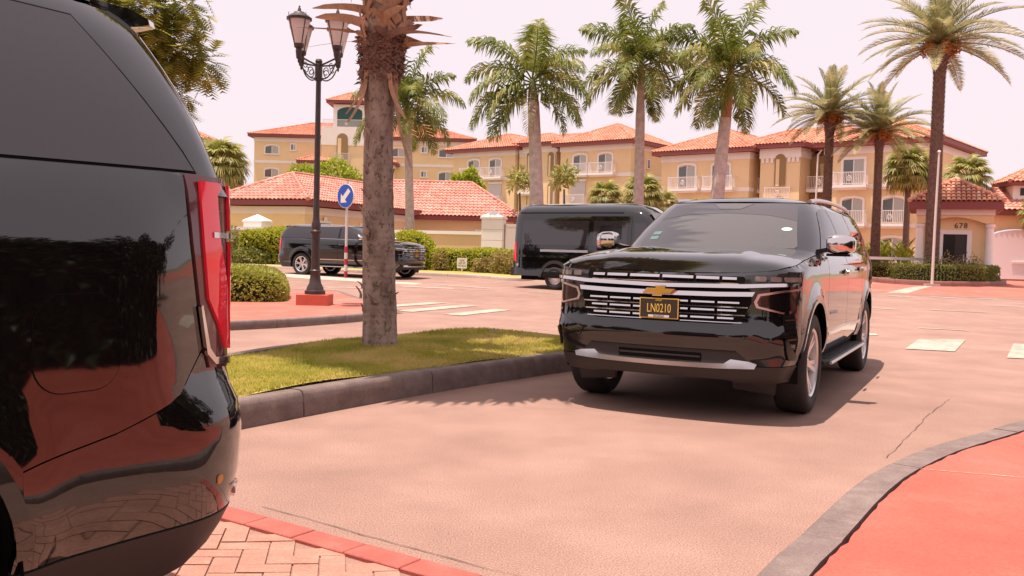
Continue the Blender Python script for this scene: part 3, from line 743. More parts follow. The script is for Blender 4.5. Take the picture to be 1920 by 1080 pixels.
# --- pale concrete strip, far verge, red forecourt
PS = [(-17,41.2),(-11.5,37.2),(-9,34),(-7.49,32.45),(-5.83,31.6),(-4.26,30.8),(-3.2,30.5)]
tag(sheet('concrete_strip', PS + [(-3.0,31.2),(-4.0,31.8),(-5.6,32.9),(-7.3,34.2),(-8.6,35.6),(-11,38.6),(-17,43)], 'pale_concrete', res=1.5), kind='structure')
FV = [(-40,58),(-22,50),(-13.7,44.2),(-9.67,40),(-6.5,37.6),(-3.35,36.3),(-1.22,35.2),(-.2,34.0),(.6,34.3),(1.0,36),(1.4,40),(1.8,47)]
kerb(FV, .15, .13, 2.0, m='pale_concrete', name='verge_kerb', bev=.02)
FVc = resample(catmull(FV, 4), 1.)
tag(sheet('verge', offset_path(FVc, -.14) + [(-40, 60)], 'turf', res=1.2, zf=lambda x, y: (x, y, gz(y) + .12)), kind='structure')
tag(sheet('forecourt', [(4.6,34.2),(12.67,32.4),(17.26,31.28),(32,27.8),(60,22),(60,62),(4.6,62)], 'red_paint_worn', res=3.), kind='structure')
tag(sheet('road_edge_band', [(4.6,33.5),(12.6,31.75),(17.2,30.65),(32,27.2),(32,27.75),(17.26,31.2),(12.67,32.33),(4.6,34.13)], 'asphalt', dz=.006, res=3.), kind='structure')
# --- road markings, each one its own sheet
road_marks = [ [(5.69,13.35),(6.31,13.15),(7.44,15.15),(6.67,15.13)], [(6.68,12.45),(7.35,12.3),(8.6,14.4),(7.97,14.68)], [(8.1,11.9),(8.9,11.7),(10.1,13.8),(9.3,14.1)],
  [(-2.35,18.6),(-1.95,18.4),(-.75,20.9),(-1.1,21.15)], [(-1.33,17.95),(-.95,17.75),(.0,19.75),(-.35,19.95)], [(-2.95,19.8),(-2.6,19.6),(-1.5,21.7),(-1.9,21.9)],
  [(-6.41,26.9),(-6.1,26.6),(-4.4,25.2),(-4.64,25.5)], [(-5.82,28.1),(-5.5,27.8),(-4.1,28.0),(-4.4,28.3)], [(-3.66,29.6),(-3.4,29.2),(-1.75,28.7),(-1.83,29.1)], [(-2.86,31.1),(-2.6,30.7),(-.6,29.3),(-.68,29.7)],
  [(-1.65,28.75),(-1.6,28.6),(-.45,28.3),(-.49,28.45)], [(.49,28.3),(.5,28.15),(1.4,27.5),(1.4,27.65)],
  [(10.91,24.21),(10.9,24.0),(12.07,23.42),(12.1,23.62)], [(7.73,17.62),(7.72,17.5),(8.46,17.12),(8.5,17.25)], [(14.24,27.35),(14.2,27.2),(16.2,26.2),(16.2,26.4)],
  [(12.51,31.0),(12.5,30.7),(13.1,30.5),(13.15,30.8)], [(13.93,31.0),(13.9,30.7),(14.62,30.5),(14.65,30.8)], [(15.32,30.8),(15.3,30.5),(15.95,30.3),(16.0,30.6)], [(17.6,30.2),(17.6,29.9),(18.6,29.7),(18.6,30.0)],
  [(9.43,24.4),(9.4,24.1),(9.9,23.7),(9.95,24.0)], [(5.85,15.9),(5.75,15.4),(6.19,15.6),(6.3,16.0)], [(13.1,32.5),(13.75,32.3),(17.6,38.8),(17.2,39.0)], [(22.3,41.0),(22.7,40.8),(27,44.4),(26.6,44.8)], [(12.6,39.0),(12.6,38.5),(16.4,41.2),(16.2,41.6)] ]
for q in road_marks: tag(sheet('road_marking', q, 'marking', dz=.010, res=1.5), kind='structure')
def crack(pts, w=.012, seed=1):
    random.seed(seed); P = resample(pts, .10); L = []; Rr = []
    for i, (x, y) in enumerate(P):
        x += random.gauss(0, .006); y += random.gauss(0, .006); d = w * random.uniform(.3, 1)
        L.append((x - d, y)); Rr.append((x + d, y))
    mb = MB()
    for a_, b_ in zip(L, Rr): mb.v += [(a_[0], a_[1], gz(a_[1]) + .005), (b_[0], b_[1], gz(b_[1]) + .005)]
    for i in range(len(P) - 1): mb.f.append((2*i, 2*i+1, 2*i+3, 2*i+2))
    tag(mb.build('road_crack', 'crack_dark'), kind='structure')
crack([(2.45,5.97),(2.9,6.7),(3.56,7.8)], .004, 1); crack([(3.56,7.8),(4.1,8.6)], .005, 2); crack([(4.39,10.98),(5.05,10.63),(6.4,10.3)], .008, 3)
crack([(-1.2,4.5),(-.1,3.72),(.6,3.25)], .006, 4); crack([(-.2,7.7),(.6,7.4)], .005, 5)

random.seed(9); sc_ = MB(); P_ = resample([(2.32,5.17),(2.9,5.0),(3.34,4.85)], .02)
for i, (x, y) in enumerate(P_): d = random.uniform(.001, .007); sc_.v += [(x, y-d, .122), (x, y+d, .122)]
for i in range(len(P_)-1): sc_.f.append((2*i, 2*i+2, 2*i+3, 2*i+1))
tag(sc_.build('paint_scuff', 'marking'), kind='structure')
# ================================================================== vehicles in place
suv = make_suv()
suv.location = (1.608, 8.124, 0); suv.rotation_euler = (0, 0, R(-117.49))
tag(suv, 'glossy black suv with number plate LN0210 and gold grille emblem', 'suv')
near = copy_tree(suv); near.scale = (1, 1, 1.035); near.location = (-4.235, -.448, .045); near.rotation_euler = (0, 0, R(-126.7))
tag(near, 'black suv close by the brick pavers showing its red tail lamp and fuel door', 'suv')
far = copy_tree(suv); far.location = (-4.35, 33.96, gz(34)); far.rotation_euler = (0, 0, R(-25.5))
tag(far, 'black suv passing in front of the hedges beyond the lamp post', 'suv')
NEAR = near

def make_van():
    root = empty('passenger_van')
    ZV = [(-1.62,2.60),(-1.55,2.70),(-1.3,2.76),(2.2,2.77),(2.7,2.70),(3.05,2.50),(3.35,2.20),(3.75,1.62),(3.9,1.52),(4.3,1.38),(4.6,1.18),(4.72,.95),(4.76,.7)]
    WV = [(-1.62,.93),(-1.5,1.0),(-1.2,1.03),(3.6,1.03),(4.3,.97),(4.6,.88),(4.76,.72)]
    TB = [(0,-.05),(.45,-.05),(.6,0),(1.1,0),(1.3,.02),(2.0,.085),(2.45,.15),(2.65,.24),(2.74,.40),(2.78,.6)]
    def hw(x, z): return interp(WV, x) - interp(TB, z)
    def vside(xm, z): return (-xm, hw(-xm, z) , z)
    fr = [0,.05,.14,.25,.36,.48,.60,.72,.82,.89,.945,.98,1.0]
    xs = [-1.62,-1.58,-1.5,-1.3,-.9,-.4,.2,.8,1.4,2.0,2.3,2.55,2.75,2.95,3.15,3.4,3.6,3.8,4.1,4.35,4.55,4.68,4.76]
    mb = MB(); rings = []
    for x in xs:
        zt = interp(ZV, x); zb = .42; row = []
        for q in fr:
            z = zb + (zt - zb)*q
            w = interp(WV, x) - interp(TB, z if zt > 2.5 else z) - (.25*((q-.86)/.14)**2 if q > .86 else 0)
            row.append((w, z))
        ring = [(x, w, z) for w, z in row] + [(x, 0, zt + .01)] + [(x, -w, z) for w, z in row[::-1]]
        rings.append(len(mb.v)); mb.v += ring
    m_ = len(fr)*2 + 1
    for i in range(len(xs) - 1):
        for k in range(m_ - 1): mb.f.append((rings[i]+k, rings[i]+k+1, rings[i+1]+k+1, rings[i+1]+k))
    mb.f.append(tuple(range(m_))[::-1]); mb.f.append(tuple(range(rings[-1], rings[-1]+m_)))
    mb.build('body', 'paint_black', root, True, 42)
    for s in (1, -1):
        mi = s < 0
        panel('side_window', rrect(-1.15,1.30,1.42,2.20,.06,4), vside, 'glass_dark', root, off=.008, thick=.004, res=.2, mirror=mi)
        sd = panel('sliding_door', [(-2.62,.62),(-1.20,.62),(-1.20,2.34),(-2.62,2.34)], vside, 'paint_black', root, off=.012, thick=.01, res=.15, mirror=mi)
        panel('window', rrect(-2.50,-1.32,1.42,2.20,.06,4), vside, 'glass_dark', sd, off=.018, thick=.004, res=.2, mirror=mi)
        panel('window_slider', rrect(-2.30,-1.55,1.62,2.05,.06,4), vside, 'gloss_black', sd, off=.022, thick=.003, res=.2, mirror=mi)
        panel('door_track', [(-1.18,1.20),(.55,1.20),(.55,1.275),(-1.18,1.275)], vside, 'satin_metal', root, off=.030, thick=.03, res=.2, mirror=mi)
        panel('side_moulding', [(-2.6,1.02),(1.35,1.02),(1.35,1.09),(-2.6,1.09)], vside, 'paint_black', root, off=.022, thick=.02, res=.25, mirror=mi)
        panel('roof_seam', [(-2.3,2.455),(1.45,2.455),(1.45,2.475),(-2.3,2.475)], vside, 'paint_black', root, off=.016, thick=.016, res=.25, mirror=mi)
        panel('arch_trim', arc(0,.37,.56,178,2,20) + arc(0,.37,.46,2,178,20), vside, 'plastic_black', root, off=.03, thick=.04, res=.1, mirror=mi)
        panel('wheel_well', arc(0,.37,.46,180,0,18), vside, 'under_black', root, off=.006, res=.12, mirror=mi)
        panel('arch_trim', arc(-3.75,.37,.52,178,2,20) + arc(-3.75,.37,.44,2,178,20), vside, 'plastic_black', root, off=.03, thick=.04, res=.1, mirror=mi)
        panel('wheel_well', arc(-3.75,.37,.44,180,0,18), vside, 'under_black', root, off=.006, res=.12, mirror=mi)
        panel('tail_lamp', [(1.46,.88),(1.60,.88),(1.60,1.50),(1.50,1.50)], vside, 'red_lens', root, off=.012, thick=.02, res=.1, mirror=mi)
        panel('cab_window', [(-3.45,1.45),(-2.72,1.45),(-2.72,2.14),(-3.08,2.14)], vside, 'glass_dark', root, off=.008, thick=.004, res=.2, mirror=mi)
        panel('parking_sensor', arc(1.42,.76,.05,0,330,11), vside, 'satin_metal', root, off=.01, thick=.01, res=.1, mirror=mi)
        for x, yy in ((0, .93), (3.75, .90)):
            w = empty('wheel', (x, s*yy, .37), 0 if s > 0 else math.pi, root)
            MB().lathe([(.22,-.11),(.24,-.125),(.32,-.13),(.36,-.10),(.37,-.05),(.37,.05),(.36,.10),(.32,.125),(.24,.12),(.22,.10)], 32, axis='y').build('tyre', 'rubber', w, True, 60)
            MB().lathe([(.215,-.10),(.222,.105),(.212,.112),(.20,.09),(.185,.02),(.15,.015),(.13,.05),(.10,.075),(.085,.08),(.07,.10),(.03,.105),(.001,.105)], 32, axis='y').build('rim', 'rim_metal', w, True, 30)
    MB().box(-1.70,-1.52,-.98,.98,.40,.66).build('rear_bumper', 'plastic_black', root)
    MB().box(-1.4,4.4,-.8,.8,.28,.55).build('underbody', 'under_black', root)
    ws = MB().add([(3.74,-.86,1.64),(3.74,.86,1.64),(3.08,.72,2.44),(3.08,-.72,2.44)], [(0,1,2,3)]).build('windscreen', 'glass_front', root)
    ws.location = (.04, 0, .03)
    for s in (1, -1):
        MB().box(-1.66,-1.625,s*.05 if s > 0 else -.75,.75 if s > 0 else -.05,1.55,2.3).build('rear_window', 'glass_dark', root)
    return root
van = make_van(); van.rotation_euler = (0, 0, R(-33)); van.location = (1.9, 30.4, gz(30))
tag(van, 'tall black passenger van parked behind the LN0210 suv', 'van')

# ================================================================== street furniture
mat('iron', (.040,.026,.024), .45, var=.25, scale=8)
mat('frosted', (.80,.70,.66), .45, trans=.35)
mat('sign_blue', (.012,.075,.42), .35)
mat('sign_white', (.75,.70,.66), .45)
mat('post_red', (.42,.02,.05), .5)
mat('post_white', (.62,.56,.52), .5)
mat('base_red', (.52,.10,.062), .7, var=.08, scale=6)
mat('text_brown', (.07,.03,.02), .6)
def lantern(parent, x, y, z):
    L = empty('lantern', (x, y, z), 0, parent)
    MB().lathe([(.002,-.34),(.012,-.33),(.022,-.30),(.02,-.27),(.045,-.25),(.055,-.16),(.06,-.10),(.05,-.07),(.085,-.05),(.095,.0),(.085,.04)], 18).build('lantern_cup', 'iron', L, True)
    MB().lathe([(.095,.02),(.125,.14),(.165,.30),(.195,.42),(.205,.47)], 24).build('globe', 'frosted', L, True)
    cap = MB().lathe([(.20,.455),(.232,.46),(.236,.50),(.215,.505),(.17,.55),(.12,.575),(.10,.58)], 24); cap.build('cap', 'iron', L, True)
    MB().lathe([(.118,.575),(.095,.605),(.04,.62),(.025,.68),(.012,.70),(.02,.715),(.001,.735)], 18).build('finial', 'iron', L, True)
    rb = MB()
    for k in range(4):
        a = R(45 + 90*k); c, s = math.cos(a), math.sin(a)
        rb.tube([(c*.10, s*.10, .02), (c*.13, s*.13, .14), (c*.17, s*.17, .30), (c*.212, s*.212, .46)], .010, 5)
        rb.tube([(c*.225, s*.225, .47), (c*.225, s*.225, .57)], .007, 5)
    rb.build('lantern_rib', 'iron', L)
lp = empty('street_lamp', (-3.82, 18.0, .13 + gz(18)))
tag(lp, 'dark iron street lamp with four frosted lanterns on a red block', 'street lamp')
MB().box(-.30,.30,-.30,.30,-.02,.20).build('plinth', 'base_red', lp)
MB().lathe([(.20,.20),(.20,.27),(.17,.28),(.16,.33),(.115,.42),(.098,.55),(.094,.62),(.105,.64),(.105,.66),(.088,.68),(.082,1.0),(.078,1.36),(.10,1.39),(.105,1.42),(.085,1.45),(.09,1.55),(.07,1.62),(.062,1.7),(.055,3.0),(.048,4.30),(.072,4.31),(.072,4.62),(.06,4.63),(.07,4.68),(.05,4.72),(.001,4.73)], 20).build('post', 'iron', lp, True, 35)
for k in range(4):
    a = R(54 + 90*k); c, s = math.cos(a), math.sin(a); rr = .50
    am = MB()
    am.tube([(c*.05, s*.05, 4.60), (c*.25, s*.25, 4.64), (c*rr, s*rr, 4.70)], .018, 6)
    am.tube(catmull([(c*.05,s*.05,4.36),(c*.20,s*.20,4.34),(c*.36,s*.36,4.44),(c*.46,s*.46,4.60)], 5), .014, 6)
    am.tube([(c*(.20+.07*math.cos(R(t))), s*(.20+.07*math.cos(R(t))), 4.47+.07*math.sin(R(t))) for t in range(0, 330, 30)], .010, 5)
    am.tube([(c*(.34+.05*math.cos(R(t))), s*(.34+.05*math.cos(R(t))), 4.56+.05*math.sin(R(t))) for t in range(60, 390, 30)], .009, 5)
    am.build('arm', 'iron', lp, True)
    lantern(lp, c*rr, s*rr, 4.90)
# --- keep-left sign
sg = empty('traffic_sign', (-5.97, 33.26, gz(33.3))); sg.rotation_euler = (0, 0, R(-38))
tag(sg, 'round blue traffic sign with white arrow on a red and white banded post', 'traffic sign')
MB().tube([(0,0,0),(0,0,3.45)], .045, 10).build('post', 'post_white', sg, True)
for k in range(5): MB().tube([(0,0,.02+.22*k),(0,0,.24+.22*k)], .062, 10).build('band', 'post_red' if k % 2 == 0 else 'post_white', sg, True)
MB().lathe([(.42,-.075),(.42,-.06),(.001,-.06)], 32, axis='y', c=(0,0,2.92)).build('rim', 'sign_white', sg)
dsc = MB()
dsc.lathe([(.43,-.05),(.43,-.08),(.001,-.08)], 36, axis='y', c=(0,0,2.92)); dsc.build('disc_edge', 'sign_white', sg)
MB().lathe([(.41,-.080),(.41,-.086),(.001,-.086)], 36, axis='y', c=(0,0,2.92)).build('disc', 'sign_blue', sg)
ar = [(.0,-.34),(.22,-.10),(.085,-.10),(.085,.30),(-.085,.30),(-.085,-.10),(-.22,-.10)]
ca, sa = math.cos(R(-45)), math.sin(R(-45))
av = [(x*ca - z*sa, -.090, 2.92 + x*sa + z*ca) for x, z in ar]
mesh_obj('arrow', av, [(0,1,2),(0,2,5),(0,5,6),(2,3,4,5)], 'sign_white', sg)
# --- lawn sign
ls = empty('lawn_sign', (-2.06, 37.9, gz(38) + .12)); ls.rotation_euler = (0, 0, R(-14))
tag(ls, 'small white notice board on a stake in front of the clipped hedge', 'sign')
MB().box(-.03,.03,-.02,.02,-.1,.30).build('stake', 'post_white', ls)
MB().box(-.21,.21,-.03,-.01,.16,.58).build('board', 'sign_white', ls)
for t, z in (('PLEASE', .48), ('KEEP OFF', .37), ('THE GRASS', .26)):
    o = text_mesh(t, .115, .001, 'text_brown', ls, 'lettering', .62); o.rotation_euler = (math.pi/2, 0, 0); o.location = (0, -.032, z)
# --- white pole and barrier
fp = empty('white_pole', (17.7, 39.15, gz(39)))
tag(fp, 'slim white pole with a ball top beside the planter hedge', 'pole')
MB().tube([(0,0,0),(.02,0,2.9),(.06,0,5.6)], [.06,.05,.04], 10).build('shaft', 'post_white', fp, True)
MB().lathe([(.001,5.72),(.05,5.70),(.075,5.65),(.05,5.60),(.02,5.58)], 12, c=(.06,0,0)).build('ball', 'post_white', fp, True)
MB().box(-.3,.3,-.12,.12,-.02,.10).build('foot', 'pale_concrete', fp)
br = empty('barrier', (15.9, 43.1, gz(43))); tag(br, 'white horizontal barrier arm between the post and the gatehouse', 'barrier')
MB().box(-.18,.18,-.15,.15,-.02,1.55).build('housing', 'iron', br)
MB().box(.10,3.3,-.05,.05,1.07,1.20).build('arm', 'post_white', br)

# ================================================================== vegetation
def leaf_mat(name, a, b, c, sc=6., trans=.35, rough=.5):
    m = bpy.data.materials.new(name); m.use_nodes = True; nt = m.node_tree; bs = nt.nodes['Principled BSDF']
    g = nt.nodes.new('ShaderNodeTexCoord'); n = nt.nodes.new('ShaderNodeTexNoise'); n.inputs['Scale'].default_value = sc; n.inputs['Detail'].default_value = 3; n.inputs['Roughness'].default_value = .7
    nt.links.new(g.outputs['Object'], n.inputs['Vector'])
    rp = ramp(nt, [(.34, a), (.5, b), (.66, c)]); nt.links.new(n.outputs['Fac'], rp.inputs['Fac']); nt.links.new(rp.outputs['Color'], bs.inputs['Base Color'])
    bs.inputs['Roughness'].default_value = rough
    tr = nt.nodes.new('ShaderNodeBsdfTranslucent'); nt.links.new(rp.outputs['Color'], tr.inputs['Color'])
    mx = nt.nodes.new('ShaderNodeMixShader'); mx.inputs['Fac'].default_value = trans
    nt.links.new(bs.outputs[0], mx.inputs[1]); nt.links.new(tr.outputs[0], mx.inputs[2])
    nt.links.new(mx.outputs[0], nt.nodes['Material Output'].inputs['Surface'])
    M[name] = m
leaf_mat('royal_leaf', (.105,.135,.022), (.20,.235,.04), (.42,.38,.12), .9, .4)
leaf_mat('royal_dry', (0.170,0.110,0.050), (0.250,0.170,0.080), (0.320,0.240,0.120), 1.5)
leaf_mat('date_leaf', (.21,.21,.085), (.32,.30,.13), (.50,.44,.22), 1.2, .4)
leaf_mat('fan_leaf', (.19,.21,.05), (.34,.34,.085), (.56,.49,.17), 2.5, .4)
leaf_mat('hedge_leaf', (.24,.27,.022), (.42,.43,.035), (.60,.54,.055), 7, .4)
leaf_mat('dark_hedge_leaf', (0.088,0.108,0.021), (0.195,0.205,0.038), (0.390,0.351,0.068), 9)
leaf_mat('mound_leaf', (.20,.23,.04), (.37,.37,.06), (.52,.46,.09), 14, .4)
leaf_mat('bright_leaf', (0.187,0.248,0.018), (0.346,0.400,0.024), (0.490,0.497,0.048), 3)
leaf_mat('dry_shrub_leaf', (0.220,0.160,0.050), (0.340,0.250,0.070), (0.400,0.320,0.100), 5)
leaf_mat('flower_shrub_leaf', (0.169,0.143,0.046), (0.286,0.221,0.091), (0.468,0.208,0.169), 6)
leaf_mat('tree_leaf', (.12,.15,.025), (.28,.28,.045), (.55,.44,.08), 1.4, .6)
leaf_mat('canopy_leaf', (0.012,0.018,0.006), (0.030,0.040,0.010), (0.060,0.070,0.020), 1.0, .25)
leaf_mat('grass_blade', (.30,.31,.04), (.46,.40,.075), (.66,.50,.20), 1.1, .5, .7)
mat('royal_trunk', (.46,.38,.345), .85, var=.25, scale=4, bump=.5, bscale=14)
mat('royal_shaft', (.15,.17,.05), .6, var=.3, scale=2)
mat('rust_shaft', (.30,.12,.055), .6, var=.3, scale=2)
mat('date_trunk', (.17,.108,.085), .9, var=.4, scale=7)
mat('date_fruit', (.42,.16,.03), .6, var=.3, scale=9)
mat('sabal_trunk', (.20,.13,.10), .9, var=.25, scale=6)
mat('bark', (.10,.07,.05), .9, var=.3, scale=6)
mat('boot', (.46,.27,.175), .85, var=.35, scale=5, bump=.5, bscale=30)
mat('boot_dark', (.24,.125,.095), .9, var=.3, scale=8, bump=.6, bscale=25)
def bark_mat():
    m = bpy.data.materials.new('palm_bark'); m.use_nodes = True; nt = m.node_tree; bs = nt.nodes['Principled BSDF']
    tc = nt.nodes.new('ShaderNodeTexCoord')
    def mp(s):
        q = nt.nodes.new('ShaderNodeMapping'); q.inputs['Scale'].default_value = s; nt.links.new(tc.outputs['Object'], q.inputs['Vector']); return q
    n1 = nt.nodes.new('ShaderNodeTexNoise'); n1.inputs['Scale'].default_value = 6; n1.inputs['Detail'].default_value = 8; nt.links.new(mp((1, 1, .45)).outputs[0], n1.inputs['Vector'])
    v = nt.nodes.new('ShaderNodeTexNoise'); v.inputs['Scale'].default_value = 5; v.inputs['Detail'].default_value = 6; v.inputs['Roughness'].default_value = .7; nt.links.new(mp((4.5, 4.5, 3.0)).outputs[0], v.inputs['Vector'])
    w = nt.nodes.new('ShaderNodeTexWave'); w.bands_direction = 'Z'; w.inputs['Scale'].default_value = 4.5; w.inputs['Distortion'].default_value = 5; w.inputs['Detail'].default_value = 4; nt.links.new(tc.outputs['Object'], w.inputs['Vector'])
    rp = ramp(nt, [(.30, (.19,.125,.10)), (.5, (.33,.235,.195)), (.72, (.45,.34,.285))]); nt.links.new(n1.outputs['Fac'], rp.inputs['Fac'])
    r2 = ramp(nt, [(.36, (.30,.27,.26)), (.47, (1, 1, 1)), (.8, (1.1, 1.05, 1.0))]); nt.links.new(v.outputs['Fac'], r2.inputs['Fac'])
    mx = nt.nodes.new('ShaderNodeMix'); mx.data_type = 'RGBA'; mx.blend_type = 'MULTIPLY'; mx.inputs['Factor'].default_value = .9
    nt.links.new(rp.outputs[0], mx.inputs[6]); nt.links.new(r2.outputs[0], mx.inputs[7]); nt.links.new(mx.outputs[2], bs.inputs['Base Color'])
    bs.inputs['Roughness'].default_value = .95
    ad = nt.nodes.new('ShaderNodeMath'); ad.operation = 'ADD'; nt.links.new(v.outputs['Fac'], ad.inputs[0]); 
    m3 = nt.nodes.new('ShaderNodeMath'); m3.operation = 'MULTIPLY'; m3.inputs[1].default_value = .15; nt.links.new(w.outputs['Fac'], m3.inputs[0]); nt.links.new(m3.outputs[0], ad.inputs[1])
    bp = nt.nodes.new('ShaderNodeBump'); bp.inputs['Strength'].default_value = .8; bp.inputs['Distance'].default_value = .03
    nt.links.new(ad.outputs[0], bp.inputs['Height']); nt.links.new(bp.outputs['Normal'], bs.inputs['Normal'])
    M['palm_bark'] = m
bark_mat()

def rv(): 
    while True:
        v = Vector((random.uniform(-1,1), random.uniform(-1,1), random.uniform(-1,1)))
        if .05 < v.length < 1: return v.normalized()
def leaf(mb, p, d, up, L, W, fold=.25):
    s = d.cross(up); s = s.normalized() if s.length > 1e-4 else d.orthogonal().normalized(); n = s.cross(d)
    m_ = p + d*(L*.45) + n*(L*.06)
    mb.add([p, m_ + s*W*.5 + n*W*fold, p + d*L, m_ - s*W*.5 + n*W*fold, m_], [(0,4,1),(4,2,1),(0,3,4),(3,2,4)])
def foliage(name, sampler, n, L, W, m, parent, out=.6, seed=0):
    random.seed(seed); mb = MB()
    for _ in range(n):
        p, nrm = sampler(); d = (nrm*out + rv()*(1.15-out)).normalized()
        k = random.uniform(.7, 1.25); leaf(mb, p, d, (nrm + rv()*.5), L*k, W*k)
    return mb.build(name, m, parent)
def s_box(x0, x1, y0, y1, z0, z1, r=.25, lump=.06):
    """points on the skin (and a little inside) of a rounded, lumpy box"""
    cx, cy, cz = (x0+x1)/2, (y0+y1)/2, (z0+z1)/2; hx, hy, hz = (x1-x0)/2, (y1-y0)/2, (z1-z0)/2
    A = [hy*hz, hy*hz, hx*hz, hx*hz, hx*hy*1.3]
    def f():
        k = random.choices(range(5), A)[0]; a, b = random.uniform(-1,1), random.uniform(-1,1)
        q = [(-1,a,b),(1,a,b),(a,-1,b),(a,1,b),(a,b,1)][k]
        v = Vector((q[0]*hx, q[1]*hy, q[2]*hz))
        c = Vector((max(-hx+r, min(hx-r, v.x)), max(-hy+r, min(hy-r, v.y)), min(hz-r, v.z)))
        n = v - c; n = n.normalized() if n.length > 1e-4 else Vector((0,0,1))
        p = c + n*r
        lm = lump*(math.sin(p.x*3.1+p.z*2)+math.sin(p.y*2.7+p.x)+math.sin(p.z*4.1+p.x*1.3))*.5
        return Vector((cx, cy, cz)) + p + n*(lm - abs(random.gauss(0, .05))), n
    return f
def s_ell(c, rx, ry, rz, zmin=-.4, lump=.08, inner=.12):
    def f():
        while True:
            n = rv()
            if n.z > zmin: break
        k = 1 + lump*(math.sin(n.x*7+n.y*3)+math.sin(n.z*6+n.x*4+1)) - abs(random.gauss(0, inner))
        return Vector((c[0]+n.x*rx*k, c[1]+n.y*ry*k, c[2]+n.z*rz*k)), n
    return f
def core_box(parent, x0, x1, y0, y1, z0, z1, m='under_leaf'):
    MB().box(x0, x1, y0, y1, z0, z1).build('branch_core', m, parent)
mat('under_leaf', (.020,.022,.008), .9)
def hedge(label, x, y, rz, lx, ly, h, n, m='hedge_leaf', cat='hedge', group=None, L=.11, W=.065, r=.25, z=None, seed=1, lump=.06, name='hedge'):
    o = empty(name, (x, y, gz(y) + .11 if z is None else z), R(rz)); tag(o, label, cat, group)
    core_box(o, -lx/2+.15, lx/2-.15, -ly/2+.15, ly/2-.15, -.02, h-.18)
    foliage('foliage', s_box(-lx/2, lx/2, -ly/2, ly/2, 0, h, min(r, ly/2-.02), lump), n, L, W, m, o, .55, seed)
    return o
def shrub(label, x, y, rx, ry, h, n, m, cat='shrub', group=None, L=.14, W=.07, z=None, seed=1, name='shrub', zmin=-.2):
    o = empty(name, (x, y, gz(y) + .11 if z is None else z), 0); tag(o, label, cat, group)
    mb = MB(); random.seed(seed)
    for k in range(6):
        a = random.uniform(0, 6.28); mb.tube([(0,0,-.05), (math.cos(a)*rx*.3, math.sin(a)*ry*.3, h*.4), (math.cos(a)*rx*.6, math.sin(a)*ry*.6, h*.75)], [.03,.02,.008], 5)
    mb.build('stems', 'bark', o)
    foliage('foliage', s_ell((0, 0, h*.42), rx, ry, h*.58, -.75, .10, .28), n, L, W, m, o, .5, seed)
    return o
hedge('tall leafy hedge beside the rear of the far passing suv', -11.2, 44.3, -8, 3.3, 1.7, 1.6, 6500, 'hedge_leaf', seed=1, L=.16, W=.10, r=.5, lump=.14)
hedge('tall rounded hedge in front of the far passing suv bonnet', -4.55, 40.6, -20, 1.8, 1.6, 1.55, 4600, 'hedge_leaf', seed=2, L=.15, W=.10, r=.6, lump=.14)
hedge('long clipped hedge behind the small white notice board', -1.35, 39.8, -22, 4.6, 1.4, .92, 8500, 'hedge_leaf', seed=3, L=.11, W=.07, r=.3)
shrub('loose dark shrub at the wall beside the near suv tail lamp', -13.9, 45.3, .9, .8, 1.7, 1800, 'dark_hedge_leaf', seed=4)
shrub('low grey green shrub below the tall hedge', -12.6, 43.4, 1.3, .5, .7, 1500, 'dark_hedge_leaf', seed=5)
shrub('orange tinged shrub between the clipped hedge and the van', .15, 37.3, 1.05, .8, .95, 2600, 'dry_shrub_leaf', seed=6)
shrub('small dry shrub beside the notice board stake', -1.15, 38.1, .5, .45, .6, 900, 'dry_shrub_leaf', seed=7)
shrub('small bare shrub beside the far suv bumper', -3.05, 39.6, .35, .35, .9, 400, 'dry_shrub_leaf', seed=8)
o = empty('hedge', (-5.95, 19.6, .12), R(12)); tag(o, 'rounded low clipped mound of hedge on the red island', 'hedge')
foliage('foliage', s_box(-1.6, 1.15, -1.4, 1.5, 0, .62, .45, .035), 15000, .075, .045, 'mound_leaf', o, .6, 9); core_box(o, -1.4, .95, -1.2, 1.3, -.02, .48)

# --- grass blades on the near island and the verge
def grass(name, poly, n, zf, h0, h1, seed):
    random.seed(seed); mb = MB()
    x0, x1 = min(p[0] for p in poly), max(p[0] for p in poly); y0, y1 = min(p[1] for p in poly), max(p[1] for p in poly); c = 0
    while c < n:
        x, y = random.uniform(x0, x1), random.uniform(y0, y1)
        if not in_poly((x, y), poly): continue
        c += 1; a = random.uniform(0, 6.283); h = random.uniform(h0, h1); w = .0035 + .003*random.random(); dx, dy = math.cos(a), math.sin(a); b = random.uniform(.2, .9)*h; z = zf(x, y) - .01
        mb.add([(x-dy*w, y+dx*w, z), (x+dy*w, y-dx*w, z), (x+dx*b*.4-dy*w*.6, y+dy*b*.4+dx*w*.6, z+h*.65), (x+dx*b*.4+dy*w*.6, y+dy*b*.4-dx*w*.6, z+h*.65), (x+dx*b, y+dy*b, z+h)], [(0,1,3,2),(2,3,4)])
    return tag(mb.build(name, 'grass_blade'), 'short green and straw coloured grass on the kerbed island', 'grass', kind='stuff')
grass('grass', GIin[::2], 95000, lawn_z, .02, .055, 21)
dl = mesh_obj('dry_leaf', [(0,-.05,0),(.10,-.02,.015),(.13,.02,.01),(.05,.05,.02),(-.03,.02,.01)], [(0,1,2,3,4)], 'royal_dry'); dl.location = (-.25, 11.6, .255); tag(dl, 'single pale dry leaf lying on the grass island', 'leaf')

